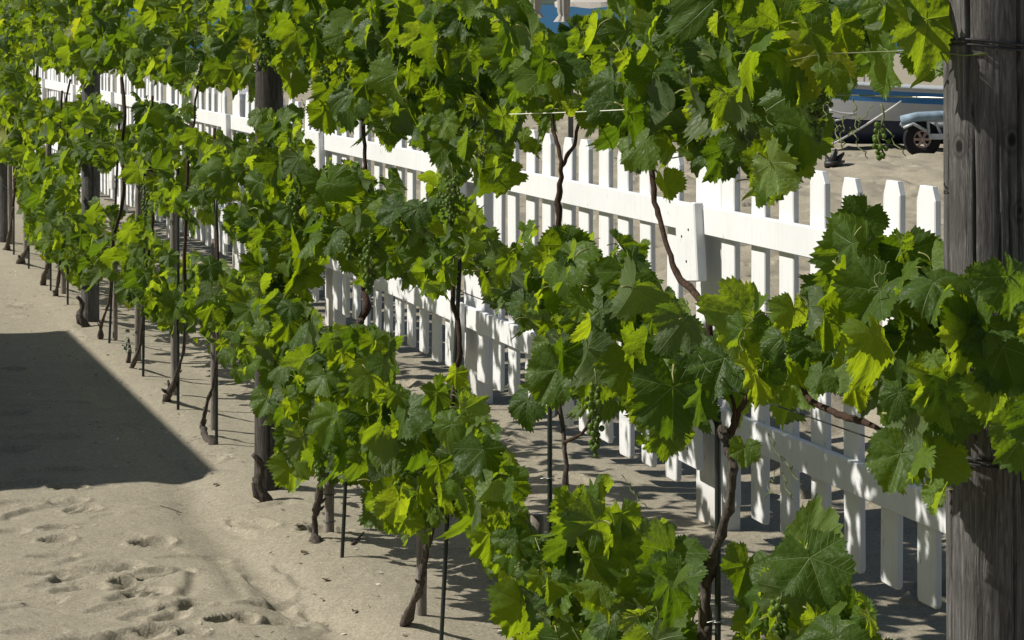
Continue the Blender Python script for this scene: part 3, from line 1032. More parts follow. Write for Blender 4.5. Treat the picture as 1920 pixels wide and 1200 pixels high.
# ------------------------------------------------------------------ vines
# foot px, foot py, trunk and cane paths in photograph pixels (px, py, width px) lying in the row
VINES = [
    dict(px=1340, label='nearest grapevine, its forked brown trunk rising beside a black rod right of centre',
         trunk=[(1300, 1480, 46), (1312, 1330, 40), (1322, 1200, 34), (1322, 1110, 28), (1334, 1046, 27), (1352, 1000, 22), (1366, 955, 22), (1374, 900, 19), (1372, 860, 22), (1364, 830, 28), (1352, 803, 26)],
         canes=[[(1352, 806, 20), (1334, 770, 17), (1318, 735, 14), (1304, 700, 13), (1298, 655, 12), (1300, 620, 11)],
                [(1362, 826, 18), (1376, 795, 17), (1386, 770, 14), (1410, 735, 12), (1450, 700, 11)],
                [(1372, 840, 11), (1376, 790, 10), (1372, 740, 9)],
                [(1470, 560, 7), (1480, 620, 8), (1492, 680, 9), (1512, 742, 13), (1560, 772, 16), (1600, 786, 17), (1640, 800, 12), (1690, 840, 10), (1760, 880, 8)],
                [(1332, 640, 15), (1328, 588, 17), (1300, 545, 17), (1270, 518, 16), (1258, 480, 13), (1240, 425, 12), (1228, 380, 13), (1222, 330, 14), (1214, 290, 11), (1200, 240, 9)]]),
    dict(px=1045, label='grapevine with thin cane forking like a Y against the white fence',
         trunk=[(1010, 1330, 44), (1030, 1240, 38), (1042, 1160, 30), (1056, 1060, 20), (1060, 960, 15), (1062, 890, 12), (1058, 830, 11), (1052, 780, 11), (1046, 700, 11), (1044, 560, 11), (1049, 440, 11)],
         canes=[[(1049, 440, 10), (1048, 395, 15), (1047, 370, 15), (1053, 320, 10), (1050, 285, 10), (1038, 245, 9), (1030, 180, 8)],
                [(1054, 312, 9), (1066, 290, 9), (1080, 262, 8), (1088, 200, 7)],
                [(1058, 830, 8), (1100, 800, 7), (1130, 700, 6)]]),
    dict(px=790, label='grapevine with pale stake and twisted bark trunk at the bottom edge of the sand',
         trunk=[(752, 1240, 36), (752, 1195, 30), (760, 1165, 24), (775, 1130, 18), (788, 1100, 18), (794, 1060, 15), (808, 1000, 15), (814, 940, 13), (830, 840, 13), (846, 760, 13), (856, 690, 12)],
         canes=[[(856, 690, 15), (862, 660, 11), (858, 600, 12), (848, 555, 10), (850, 470, 9), (852, 400, 9), (850, 320, 9), (846, 250, 8)],
                [(810, 960, 8), (870, 930, 7), (930, 960, 6)], [(808, 970, 8), (760, 930, 7), (700, 900, 6)]]),
    dict(px=600, label='grapevine with knobbly reddish foot, pale stake and bunch of green grapes above',
         trunk=[(598, 1066, 26), (600, 1040, 24), (594, 1018, 28), (590, 1000, 16), (590, 970, 14), (595, 945, 18), (598, 920, 15), (608, 880, 13), (630, 780, 13), (650, 690, 13), (664, 645, 14), (676, 600, 17)],
         canes=[[(676, 600, 16), (688, 575, 18), (682, 540, 13), (680, 480, 10), (684, 390, 9), (686, 335, 13), (684, 300, 9), (682, 240, 10), (676, 160, 8)],
                [(610, 870, 8), (560, 820, 7), (540, 760, 6)], [(625, 800, 8), (690, 760, 7), (740, 740, 6)]]),
    dict(px=400, label='grapevine with bowed dark trunk beside the corner of the big shadow',
         trunk=[(398, 832, 18), (386, 818, 18), (380, 800, 14), (384, 775, 10), (391, 745, 9), (400, 720, 8), (406, 680, 8), (408, 620, 8)],
         canes=[[(408, 620, 8), (410, 540, 8), (408, 450, 8), (404, 360, 7), (402, 240, 7)]]),
    dict(px=320, label='grapevine leaning right from its knotted stump at the shadow edge',
         trunk=[(312, 752, 20), (318, 735, 18), (328, 715, 11), (338, 680, 8), (345, 650, 8), (348, 590, 8)],
         canes=[[(348, 590, 8), (346, 520, 9), (348, 430, 8), (352, 330, 7), (348, 240, 7)]]),
    dict(px=250, label='grapevine whose foot is hidden by a small grey leafy sprout',
         trunk=[(246, 696, 14), (250, 680, 12), (262, 650, 8), (268, 600, 7), (270, 520, 7)],
         canes=[[(270, 520, 7), (284, 440, 7), (286, 380, 7), (282, 280, 6), (286, 180, 6)]]),
    dict(px=190, label='grapevine with dark stump at the top corner of the big shadow',
         trunk=[(186, 652, 16), (188, 632, 14), (190, 612, 9), (196, 590, 6), (206, 560, 7), (210, 500, 7)],
         canes=[[(210, 500, 8), (214, 440, 8), (228, 390, 9), (232, 340, 8), (228, 290, 8), (234, 220, 8), (230, 170, 9), (228, 130, 6)],
                [(350, 215, 4), (362, 240, 5), (366, 200, 5), (372, 150, 5)]]),
    dict(px=110, label='grapevine with curved stump just left of the dark grey post',
         trunk=[(108, 574, 15), (104, 555, 12), (108, 535, 9), (112, 505, 8), (110, 460, 7)],
         canes=[[(110, 460, 7), (126, 380, 6), (130, 300, 6), (120, 220, 5), (132, 150, 5)]]),
    dict(px=80, label='grapevine with pale flaking stump, third from the far left post',
         trunk=[(80, 540, 15), (82, 520, 12), (90, 495, 8), (94, 470, 6), (96, 420, 6)],
         canes=[[(96, 420, 6), (104, 340, 5), (112, 260, 5), (116, 170, 5)]]),
    dict(px=40, label='grapevine with swollen dark foot, second from the far left post',
         trunk=[(36, 508, 18), (38, 490, 20), (46, 475, 9), (52, 455, 6), (52, 400, 6)],
         canes=[[(52, 400, 6), (60, 320, 5), (68, 220, 5), (70, 120, 5)]]),
    dict(px=12, label='farthest grapevine, its dark trunk beside the leftmost post',
         trunk=[(10, 478, 16), (14, 460, 12), (20, 430, 7), (24, 390, 6)],
         canes=[[(24, 390, 6), (30, 320, 6), (28, 240, 5), (38, 130, 5)]]),
]
GV = 'grapevines of the trellis row'
rv = random.Random(42)

def smooth_path(pts, n=4):
    out = []
    m = len(pts)
    for i in range(m - 1):
        p0, p1, p2, p3 = pts[max(i - 1, 0)], pts[i], pts[i + 1], pts[min(i + 2, m - 1)]
        for k in range(n):
            t = k / n
            q = tuple(0.5 * ((2 * p1[d]) + (-p0[d] + p2[d]) * t + (2 * p0[d] - 5 * p1[d] + 4 * p2[d] - p3[d]) * t * t + (-p0[d] + 3 * p1[d] - 3 * p2[d] + p3[d]) * t ** 3) for d in range(len(p1)))
            out.append(q)
    out.append(pts[-1])
    return out

def path3(path, wofs, jit=.0022):
    P, Rr = [], []
    for (x, y_, wd) in smooth_path(path):
        k = K_ROW + wofs
        Y = k / (N[1] + N[0] * (x - CX) / F)
        p = Vector(((x - CX) * Y / F, Y, -(y_ - HY) * Y / F))
        P.append(p + Vector((rv.uniform(-jit, jit), rv.uniform(-jit, jit) * 2, 0)))
        Rr.append(max(wd, 2) * Y / F / 2)
    return P, Rr

for i, V in enumerate(VINES):
    base = on_plane(V['px'], 600, 0)
    base.z = gz(base.x, base.y)
    V['s'] = s_of(base)
    V['root'] = empty('grape_vine', base, V['label'], 'grapevine', GV)
    P, Rr = path3(V['trunk'], -.035)
    zg = gz(P[0].x, P[0].y)
    if P[0].z > zg - .02:
        P.insert(0, Vector((P[0].x, P[0].y, zg - .04))); Rr.insert(0, Rr[0] * 1.05)
    m = MB()
    seg = 14 if i < 4 else 10
    # knobbly, with a few old spurs
    Rk = [r * .78 * (1 + .16 * math.sin(j * 1.3 + i) + rv.uniform(-.10, .12)) for j, r in enumerate(Rr)]
    m.tube(P, Rk, seg, rough=.24, rg=rv)
    o = m.build('trunk', M['bark'], V['root'], smooth=True)
    for q in range(3 if i < 8 else 1):
        j = rv.randrange(2, max(3, len(P) // 2 + 1))
        dv = Vector((rv.uniform(-1, 1), rv.uniform(-1, .2), rv.uniform(-.1, .8))).normalized()
        m = MB()
        a = P[j]
        m.tube([a, a + dv * Rr[j] * 1.3, a + dv * Rr[j] * 2.0 + Vector((0, 0, .006))], [Rr[j] * .55, Rr[j] * .38, Rr[j] * .22], 8, rough=.12, rg=rv)
        m.build('spur', M['bark'], o, smooth=True)
    for c in V['canes']:
        P, Rr = path3(c, -.03 + rv.uniform(-.02, .02))
        Rk = [r * .82 * (1 + (.16 if j % 9 == 4 else 0) + rv.uniform(-.04, .04)) for j, r in enumerate(Rr)]
        m = MB()
        m.tube(P, Rk, 10, rough=.06, rg=rv)
        m.build('cane', M['cane'], V['root'], smooth=True)

def nearest_vine(s):
    return min(range(len(VINES)), key=lambda i: abs(VINES[i]['s'] - s))

# ------------------------------------------------------------------ leaves
leaf_count = [0] * len(VINES)
overflow = {i: [] for i in range(len(VINES))}
PRB = [leaf_outline(a, dict(lat=1, low=1, cut=.4)) for a in (0, R(50), R(-50), R(102), R(-102), R(150), R(-150))]
PRA = [0, R(50), R(-50), R(102), R(-102), R(150), R(-150)]

def basis(nrm, tipdir):
    z = nrm.normalized()
    y_ = (tipdir - z * tipdir.dot(z))
    if y_.length < 1e-3:
        y_ = Vector((0, 0, -1)) - z * (-z.z)
    y_.normalize()
    x = y_.cross(z)
    return Matrix(((x.x, y_.x, z.x), (x.y, y_.y, z.y), (x.z, y_.z, z.z)))

def put_leaf(p, rot, L, key, variant, vi=None):
    if vi is None:
        vi = nearest_vine(s_of(p))
    root = VINES[vi]['root']
    overflow[vi].append((p, rot, L, key, variant))

# leaves that stand out in the photograph: junction px, py, width px, offset w, normal, tip direction in the picture (deg, 0 = down, + = right), kind
B = (.55, -.75, .20); T = (-.35, -.75, .55); S_ = (.15, -.80, .55); U = (-.2, -.45, .85)
HERO = [
    (1488, 580, 105, -.10, B, -12, 'young', 2), (1470, 630, 110, -.08, T, 10, 'leaf', 4), (1522, 640, 110, -.10, (.1, -.9, .2), -8, 'leaf', 0), (1490, 680, 95, -.12, B, 8, 'young', 5),
    (1560, 660, 110, -.08, S_, 0, 'leaf', 7), (1440, 690, 90, -.10, (.1, -.95, .1), 0, 'leaf', 1), (1600, 720, 100, -.12, B, 10, 'young', 1), (1830, 560, 130, -.14, T, 12, 'leaf', 9),
    (1860, 730, 130, -.14, B, -12, 'young', 2), (1640, 560, 110, -.04, (.2, -.9, .1), 0, 'leaf', 10), (1540, 700, 80, -.12, T, -10, 'leaf', 8), (1400, 660, 100, -.1, B, 12, 'young', 3),
    (502, 745, 80, -.14, T, -10, 'leaf', 1), (520, 690, 90, -.12, (.1, -.9, .1), 10, 'leaf', 0), (508, 620, 80, -.12, S_, 0, 'leaf', 4), (530, 570, 90, -.12, (.1, -.9, .1), -8, 'leaf', 7),
    (498, 500, 80, -.12, T, 5, 'leaf', 9), (515, 250, 85, -.10, (.1, -.95, .0), 5, 'leaf', 1), (490, 215, 60, -.12, S_, -5, 'leaf', 8), (545, 760, 60, -.14, B, 5, 'young', 3),
    (1738, 36, 195, -.10, (.50, -.85, .10), -8, 'young', 0), (1460, 45, 165, -.12, B, -8, 'young', 1), (1578, 45, 110, -.12, B, -5, 'young', 5),
    (1300, 215, 95, -.14, B, 10, 'young', 3), (1345, 195, 90, -.16, B, -5, 'young', 6), (1210, 262, 120, -.14, T, -40, 'leaf', 2),
    (1262, 725, 190, -.14, (.1, -.95, .1), 0, 'leaf', 0), (1440, 300, 150, -.12, B, 10, 'leaf', 0), (1500, 240, 150, -.08, (.0, -.95, .05), 0, 'leaf', 4),
    (1300, 40, 110, -.10, S_, 0, 'leaf', 4), (1030, 95, 120, -.12, B, -15, 'young', 1), (1075, 90, 110, -.1, B, -5, 'young', 2),
    (1225, 135, 130, -.12, S_, -20, 'leaf', 1), (1150, 150, 120, -.10, T, 0, 'leaf', 7), (1330, 95, 110, -.12, S_, -10, 'leaf', 2),
    (1815, 612, 175, -.16, B, -30, 'young', 0), (1755, 700, 150, -.16, B, 0, 'young', 7), (1545, 590, 130, -.12, B, -10, 'young', 1),
    (1650, 545, 160, -.14, T, -35, 'leaf', 3), (1750, 530, 150, -.15, U, 20, 'leaf', 4), (1600, 650, 150, -.12, B, -20, 'young', 5),
    (1700, 640, 150, -.10, T, -30, 'leaf', 2), (1620, 405, 120, -.05, (.1, -.9, .1), -30, 'leaf', 0), (1700, 470, 150, -.02, (.2, -.95, .0), 5, 'leaf', 1),
    (1690, 850, 150, -.15, T, -10, 'leaf', 1), (1745, 860, 140, -.13, B, 0, 'young', 6), (1518, 1045, 180, -.14, (-.1, -.75, .6), 15, 'leaf', 0),
    (1400, 1060, 120, -.06, S_, -20, 'leaf', 3), (1275, 1085, 150, -.12, T, -10, 'leaf', 3), (1165, 965, 95, -.12, B, 0, 'young', 1),
    (1150, 1010, 100, -.14, B, -15, 'young', 3), (1065, 940, 90, -.10, B, -30, 'young', 0), (1150, 1110, 120, -.12, B, -30, 'young', 5),
    (1050, 1060, 130, -.1, (.2, -.9, .0), 0, 'leaf', 0), (975, 1130, 130, -.12, B, -25, 'young', 2), (1085, 1020, 110, -.1, T, -20, 'leaf', 4),
    (1150, 1160, 110, -.12, T, -10, 'leaf', 2), (1110, 700, 130, -.12, B, -15, 'young', 1), (1190, 640, 120, -.12, B, -10, 'young', 3),
    (1170, 510, 130, -.10, S_, 10, 'leaf', 0), (1060, 690, 120, -.10, S_, -20, 'leaf', 4), (990, 750, 90, -.1, T, 0, 'leaf', 4),
    (1055, 460, 120, -.06, (.2, -.95, .0), 10, 'leaf', 1), (1130, 580, 110, -.1, T, 0, 'leaf', 7), (870, 160, 100, -.08, (.2, -.9, .1), 10, 'leaf', 7),
    (700, 105, 100, -.12, B, -5, 'young', 2), (660, 175, 110, -.12, T, -10, 'leaf', 4), (790, 100, 120, -.08, (.1, -.95, .1), 0, 'leaf', 0),
    (840, 110, 60, -.14, B, 0, 'young', 6), (730, 200, 90, -.10, S_, 0, 'leaf', 3), (770, 110, 110, -.1, S_, 5, 'leaf', 0),
    (670, 45, 80, -.12, B, -10, 'young', 5), (610, 205, 90, -.08, (.2, -.9, 0), 10, 'leaf', 1), (545, 150, 70, -.12, B, -5, 'young', 3),
    (660, 390, 80, -.12, B, -5, 'young', 1), (570, 420, 80, -.12, S_, 0, 'leaf', 7), (740, 470, 100, -.1, (.1, -.9, .1), 0, 'leaf', 0),
    (800, 510, 110, -.12, B, 15, 'young', 3), (740, 380, 60, -.12, T, 15, 'leaf', 5), (640, 660, 90, -.12, B, 10, 'young', 0),
    (598, 680, 110, -.12, T, 0, 'leaf', 4), (565, 690, 60, -.13, B, 0, 'young', 6), (620, 765, 110, -.12, B, -8, 'young', 3),
    (655, 770, 90, -.12, B, 20, 'young', 1), (690, 780, 110, -.10, (.2, -.9, .1), 5, 'leaf', 0), (785, 810, 90, -.12, T, 0, 'leaf', 1),
    (570, 810, 90, -.1, T, 0, 'leaf', 0), (690, 855, 100, -.10, (.1, -.95, .05), 0, 'leaf', 0), (640, 850, 80, -.12, B, 0, 'young', 5),
    (745, 930, 120, -.1, (.1, -.9, .3), -10, 'leaf', 1), (765, 975, 60, -.14, B, 10, 'young', 3), (828, 920, 55, -.16, B, 0, 'young', 6),
    (930, 870, 90, -.12, B, 0, 'young', 1), (918, 1000, 110, -.12, B, 0, 'young', 7), (550, 870, 100, -.1, B, 5, 'young', 2),
    (855, 700, 60, -.14, B, -20, 'young', 5), (700, 640, 70, -.1, (.2, -.9, .0), 0, 'leaf', 1), (470, 85, 62, -.12, (.5, -.8, .1), -8, 'yellow', 0),
    (340, 120, 55, -.12, B, -10, 'young', 1), (310, 115, 55, -.12, B, 0, 'young', 0), (400, 560, 55, -.12, B, 0, 'young', 3),
    (440, 140, 60, -.1, (.1, -.95, .1), 0, 'leaf', 0), (520, 330, 90, -.08, (.1, -.95, .1), 10, 'leaf', 0), (480, 430, 80, -.1, (.1, -.95, .1), -10, 'leaf', 7),
    (1890, 520, 150, -.15, B, 10, 'leaf', 2), (1880, 650, 190, -.12, (.25, -.9, .1), 20, 'leaf', 0), (1930, 800, 200, -.16, (.1, -.95, .1), 10, 'leaf', 1),
    (1790, 760, 140, -.1, (.1, -.9, .2), 0, 'leaf', 0), (1460, 1150, 110, -.14, B, 0, 'young', 5), (1530, 1160, 120, -.12, B, 10, 'young', 1),
    (1560, 560, 70, -.16, B, 0, 'young', 3), (1380, 600, 120, -.12, B, 0, 'young', 7), (1420, 700, 110, -.12, B, 10, 'young', 5),
    (1395, 840, 75, -.12, S_, -10, 'leaf', 1), (1245, 340, 80, -.10, B, 20, 'young', 3), (915, 275, 110, -.04, (.2, -.95, .0), 5, 'leaf', 0),
    (1500, 170, 60, -.16, B, -5, 'young', 6), (1560, 130, 80, -.14, S_, 0, 'leaf', 4), (1400, 215, 100, -.1, T, 0, 'leaf', 2),
]
SHR = .86
for (px, py, wd, w, nrm, roll, key, vr) in HERO:
    p = on_plane(px, py, w)
    L = SHR * wd / 1.62 * p.y / F
    n_ = Vector(nrm).normalized()
    a = R(roll)
    tip = Vector((math.sin(a), 0, -math.cos(a)))
    put_leaf(p, basis(n_, tip), L, key, vr)

TARGET = 6100
made = tries = 0
srow0, srow1 = 2.25, 18.5
while made < TARGET and tries < 260000:
    tries += 1
    s = rv.uniform(srow0, 7.0) if rv.random() < .55 else rv.uniform(7.0, srow1)
    h = rv.uniform(.12, 1.78)
    w = max(-.20, min(.20, rv.gauss(-.02, .10)))
    p = rowp(s, w, h)
    x, y_ = proj(p)
    if not inmask(x, y_):
        continue
    q = rv.random()
    if q < .26:   az = math.atan2(-N[1], -N[0])            # the sunny side of the row
    elif q < .50: az = math.atan2(N[1], N[0])
    elif q < .86: az = math.atan2(-D[1], -D[0]) + .25
    else:         az = rv.uniform(0, 6.28)
    az += rv.gauss(0, .65)
    el = rv.uniform(-.15, .9)
    n_ = Vector((math.cos(az) * math.cos(el), math.sin(az) * math.cos(el), math.sin(el)))
    tip = Vector((rv.gauss(0, .45) - .5 * (w > .08) * 0, rv.gauss(0, .45), -1)) + n_ * 0.2
    rot = basis(n_, tip)
    young = rv.random() < .36
    L = (.055 * math.exp(rv.gauss(0, .32))) * (.56 if young else 1.0)
    L = max(.020, min(.076, L))
    if s > 9: L *= 1.12
    ok = 0
    for (a, r) in zip(PRA, PRB):
        qv = p + rot @ Vector((r * L * math.sin(a), r * L * math.cos(a), 0))
        xx, yy = proj(qv)
        if inmask(xx, yy): ok += 1
        qh = proj(p + rot @ Vector((r * L * .5 * math.sin(a), r * L * .5 * math.cos(a), 0)))
        if instrict(xx, yy) or instrict(*qh):
            ok = -9
    if ok < (7 if s < 8.5 else 6):
        continue
    key = 'young' if (young or rv.random() < .14) else 'leaf'
    if rv.random() < .006: key = 'yellow'
    put_leaf(p, rot, L, key, rv.randrange(len(specs)))
    made += 1
for vi, lst in overflow.items():
    # the three hundred that show largest: those on the path side, in front, and big
    lst.sort(key=lambda q: (N[0] * q[0].x + N[1] * q[0].y - K_ROW) - 2.0 * q[2])
    for (p, rot, L, key, variant) in lst[:300]:
        root = VINES[vi]['root']
        o = link('leaf', LM[key][variant], root)
        mt = rot.to_4x4() @ Matrix.Scale(L, 4)
        mt.translation = p - Vector(root.location)
        o.matrix_local = mt
        leaf_count[vi] += 1
    overflow[vi] = lst[300:]
print('leaves', made, leaf_count, {k: len(v) for k, v in overflow.items()}, 'tries', tries)

# leaves past the first three hundred of a vine: one joined mass each
for vi, lst in overflow.items():
    if not lst: continue
    vs, fcs, mi, uvs = [], [], [], []
    root = VINES[vi]['root']
    mats = [M['leaf'], M['young'], M['yellow'], M['petiole']]
    km = {'leaf': 0, 'young': 1, 'yellow': 2}
    b = 0
    allv, allf, allm, alluv = [], [], [], []
    for (p, rot, L, key, vr) in lst:
        me = LM[key][vr]
        co = np.empty(len(me.vertices) * 3, dtype=np.float32); me.vertices.foreach_get('co', co)
        co = co.reshape(-1, 3) * L @ np.array(rot).T + np.array(p - Vector(root.location))
        allv.append(co)
        for pl in me.polygons:
            allf.append(tuple(b + v for v in pl.vertices))
            allm.append(km[key] if pl.material_index == 0 else 3)
        uvb = np.empty(len(me.loops) * 2, dtype=np.float32); me.uv_layers['vein'].data.foreach_get('uv', uvb)
        alluv.append(uvb)
        b += len(me.vertices)
    me = bpy.data.meshes.new('foliage')
    me.from_pydata(np.concatenate(allv).tolist(), [], allf)
    for mm in mats: me.materials.append(mm)
    me.polygons.foreach_set('material_index', allm)
    me.polygons.foreach_set('use_smooth', [True] * len(allf))
    uvl = me.uv_layers.new(name='vein')
    uvl.data.foreach_set('uv', np.concatenate(alluv))
    o = link('foliage', me, root)
    o['kind'] = 'stuff'

# ------------------------------------------------------------------ green shoots and tendrils inside the canopy
nsh = 0
for t in range(4000):
    if nsh >= 110: break
    s = rv.uniform(2.4, 16); h = rv.choice([.5, .98, 1.45]) + rv.uniform(-.12, .2); w = rv.uniform(-.18, .12)
    dirv = Vector((rv.gauss(0, 1), rv.gauss(0, 1), rv.gauss(.1, .6))).normalized()
    p = rowp(s, w, h)
    ln = rv.uniform(.18, .42)
    pts = [p.copy()]
    ok = True
    d = dirv.copy()
    for k in range(9):
        d = (d + Vector((rv.gauss(0, .11), rv.gauss(0, .11), rv.gauss(-.03, .10)))).normalized()
        p = p + d * ln / 9
        ww = N[0] * p.x + N[1] * p.y - K_ROW
        if not inmask(*proj(p)) or abs(ww) > .24:
            ok = False; break
        pts.append(p.copy())
    if not ok: continue
    nsh += 1
    r0 = rv.uniform(.0014, .0026)
    m = MB()
    m.tube(pts, [r0 * (1 - .07 * k) * (1.25 if k % 3 == 0 else 1) for k in range(len(pts))], 6)
    vi = nearest_vine(s_of(pts[0]))
    m.build('shoot', M['shoot'] if rv.random() < .6 else M['cane'], VINES[vi]['root'], smooth=True)
for t in range(46):
    px, py = rv.choice([(1640, 215), (1480, 850), (1440, 560), (1350, 640), (1620, 480), (1390, 190), (880, 470), (1130, 870), (1230, 530), (590, 170), (1600, 200), (1470, 640)])
    px += rv.uniform(-50, 50); py += rv.uniform(-40, 40)
    p = on_plane(px, py, -.14)
    pts = []
    a0 = rv.uniform(0, 6.28)
    for k in range(16):
        f_ = k / 15
        rr_ = .010 * (1 - f_) if f_ > .45 else 0
        pts.append(p + Vector((.035 * f_ * math.cos(a0) + rr_ * math.cos(k * 1.1), .01 * math.sin(k), -.045 * f_ + rr_ * math.sin(k * 1.1))))
    m = MB(); m.tube(pts, .0009, 4)
    m.build('tendril', M['shoot'], VINES[nearest_vine(s_of(p))]['root'], smooth=True)

# ------------------------------------------------------------------ bunches of unripe grapes
berry_me = MB().sphere((0, 0, 0), 1, 10, 8).mesh('berry', M['grape'], smooth=True)
def bunch(px, py, lenpx, widpx, nb, rpx, w=-.17, loose=False):
    top = on_plane(px, py, w)
    k = top.y / F
    L, W, rb = lenpx * k, widpx * k / 2, rpx * k
    root = VINES[nearest_vine(s_of(top))]['root']
    m = MB()
    ax = [top + Vector((.004 * math.sin(i), 0, .03 - (L + .03) * i / 8)) for i in range(9)]
    m.tube(ax, .0014, 6)
    spots = []
    for i in range(nb):
        f_ = (i + .5) / nb
        wr = W * (math.sin(math.pi * min(1, .25 + f_ * .8)) * .9 + .15)
        for tr_ in range(20):
            a = rv.uniform(0, 6.28); rr_ = wr * rv.uniform(.3, 1)
            q = top + Vector((rr_ * math.cos(a), rr_ * math.sin(a) * .8, -L * f_ + rv.uniform(-rb, rb)))
            if all((q - z).length > rb * 1.55 for z in spots[-14:]): break
        spots.append(q)
        c = Vector((top.x, top.y, q.z + rb * .8))
        m.tube([c, q], .0008, 4)
    st = m.build('grape_bunch', M['shoot'], root, smooth=True)
    for q in spots:
        o = link('berry', berry_me, st)
        rr_ = rb * rv.uniform(.75, 1.1)
        o.location = q - Vector(root.location)
        o.scale = (rr_, rr_, rr_ * 1.12)
for a in [(1115, 722, 130, 34, 40, 5.6, -.20), (692, 438, 110, 40, 70, 4.3, -.16), (560, 345, 70, 44, 50, 4.0, -.18), (496, 62, 72, 42, 60, 3.6, -.18),
          (846, 330, 80, 30, 34, 3.8, -.18), (846, 360, 60, 60, 44, 3.8, -.17), (1534, 165, 100, 56, 34, 6.5, -.12), (1652, 236, 62, 44, 16, 5.5, -.19),
          (1462, 1120, 90, 34, 22, 7.0, -.19), (742, 75, 50, 24, 24, 3.6, -.18), (612, 128, 34, 22, 18, 3.6, -.18), (272, 345, 60, 22, 30, 2.6, -.18),
          (602, 835, 80, 26, 30, 4.2, -.18), (1105, 1050, 50, 40, 24, 5.0, -.18), (1230, 1170, 60, 40, 20, 6.5, -.18), (655, 455, 30, 26, 14, 3.8, -.18),
          (1340, 690, 60, 40, 14, 5, .05), (905, 250, 60, 40, 20, 4.0, -.16)]:
    bunch(*a)

# ------------------------------------------------------------------ stakes and rods
def stake(px, h, rad, label, lean=0.0, w=0.0, mat='stake', name='vine_stake', cat='stake', group='pale wooden stakes tied to the vines', seg=12, knots=True):
    b = on_plane(px, 600, w)
    b.z = gz(b.x, b.y)
    root = empty(name, b, label, cat, group)
    m = MB()
    n = 14
    pts = [b + Vector((lean * (h * i / n), 0, -.12 + (h + .12) * i / n)) for i in range(n + 1)]
    rr_ = [rad * (1 + rv.uniform(-.04, .04)) for _ in pts]
    m.tube(pts, rr_, seg, rough=.03, rg=rv)
    m.build('shaft', M[mat], root, smooth=True)
    return root, b

names = ['nearest grapevine right of centre', 'grapevine with the Y shaped cane', 'twisted trunk at the bottom edge', 'knobbly reddish vine foot', 'bowed dark trunk by the shadow corner',
         'knotted stump at the shadow edge', 'grey leafy sprout at the shadow edge', 'dark stump at the top shadow corner', 'curved stump left of the grey post', 'pale flaking stump in the far sand',
         'swollen dark foot in the far sand', 'farthest vine trunk at the left edge']
stakes = {1: (1006, .47, .016), 2: (790, .50, .0140), 3: (618, .50, .0155), 4: (401, .75, .0145), 5: (328, .85, .016), 6: (258, .85, .017), 7: (216, .5, .0130), 8: (119, .9, .016), 9: (89, .9, .016), 10: (49, .9, .018), 11: (20, 1.1, .018)}
for i, (px, h, r) in stakes.items():
    if i == 1:
        root, b = stake(px, h, r, 'short hollow stake with open top beside the ' + names[i], 0, .03)
        m = MB(); t = b + Vector((0, 0, h - .004))
        m.tube([t + Vector((0, 0, .004)), t + Vector((0, 0, .0052))], .011, 12)  # dark disc on the solid end, coloured as the shade inside the cane
        m.build('hollow', M['rod'], root)
    else:
        root, b = stake(px, h, r, 'pale round stake standing beside the ' + names[i], rv.uniform(-.012, .012), .03)
        if i == 3:
            for dz in (.12, .035):
                m = MB()
                m.tube([b + Vector((.0185 * math.cos(a / 16 * 6.283), .0185 * math.sin(a / 16 * 6.283), dz)) for a in range(17)], .0014, 5, caps=False)
                m.build('tie', M['dark_wire'], root)
rods = {0: (1346, 0.0), 1: (1031, 0.0), 2: (822, .055), 3: (638, .055), 4: (406, 0), 5: (334, 0), 6: (268, .01), 7: (203, .05), 8: (127, 0), 9: (95, 0), 10: (54, 0), 11: (26, 0)}
for i, (px, lean) in rods.items():
    root, b = stake(px, (.90, .92, 1.06, .60, .95, 1.0, 1.0, 1.1, 1.1, 1.1, 1.1, 1.1)[i], .0058 if i < 4 else .0062, 'thin black metal rod standing beside the ' + names[i], lean, -.02, 'rod', 'metal_rod', 'rod', 'thin black rods supporting the vines', 8)
    if i in (0, 1, 2, 3, 4):
        for hh in ((.60, .18) if i == 1 else (.52,)):
            c = b + Vector((lean * hh, 0, hh))
            m = MB()
            m.tube([c + Vector((.010 * math.cos(a * .55), .010 * math.sin(a * .55), .0008 * a)) for a in range(13)] + [c + Vector((-.02, -.01, .006))], .0011, 5)
            m.build('wire_tie', M['wire'], root, smooth=True)

# ------------------------------------------------------------------ trellis wires
def sag(a, b, n=24, dz=.01):
    return [a.lerp(b, i / n) - Vector((0, 0, dz * 4 * (i / n) * (1 - i / n))) for i in range(n + 1)]
for (h, lab, mt) in ((1.565, 'highest thin wire strung between posts through the vine tops', 'wire'), (1.50, 'thin bright wire just under the highest leaves', 'wire'),
                     (.985, 'wire carrying the middle layer of vine leaves', 'dark_wire'), (.48, 'lowest wire of the trellis near the sand', 'dark_wire')):
    m = MB()
    s_prev = 2.70
    for s2 in (7.35, 11.85, 16.4, 21.0):
        m.tube(sag(rowp(s_prev, -.052, h), rowp(s2, -.052, h), 24, .02), .0013, 5)
        s_prev = s2
    setp(m.build('trellis_wire', M[mt], smooth=True), lab, 'wire', 'wires of the vine trellis')
m = MB()
a, b_ = on_plane(955, 214, -.16), on_plane(1200, 204, -.16)
m.tube(sag(a, b_, 10, .001), .0011, 5)
setp(m.build('taut_string', m_plain('pale_string', (.6, .62, .5), .5)), 'short pale string stretched below the top leaves, above the fence', 'string')

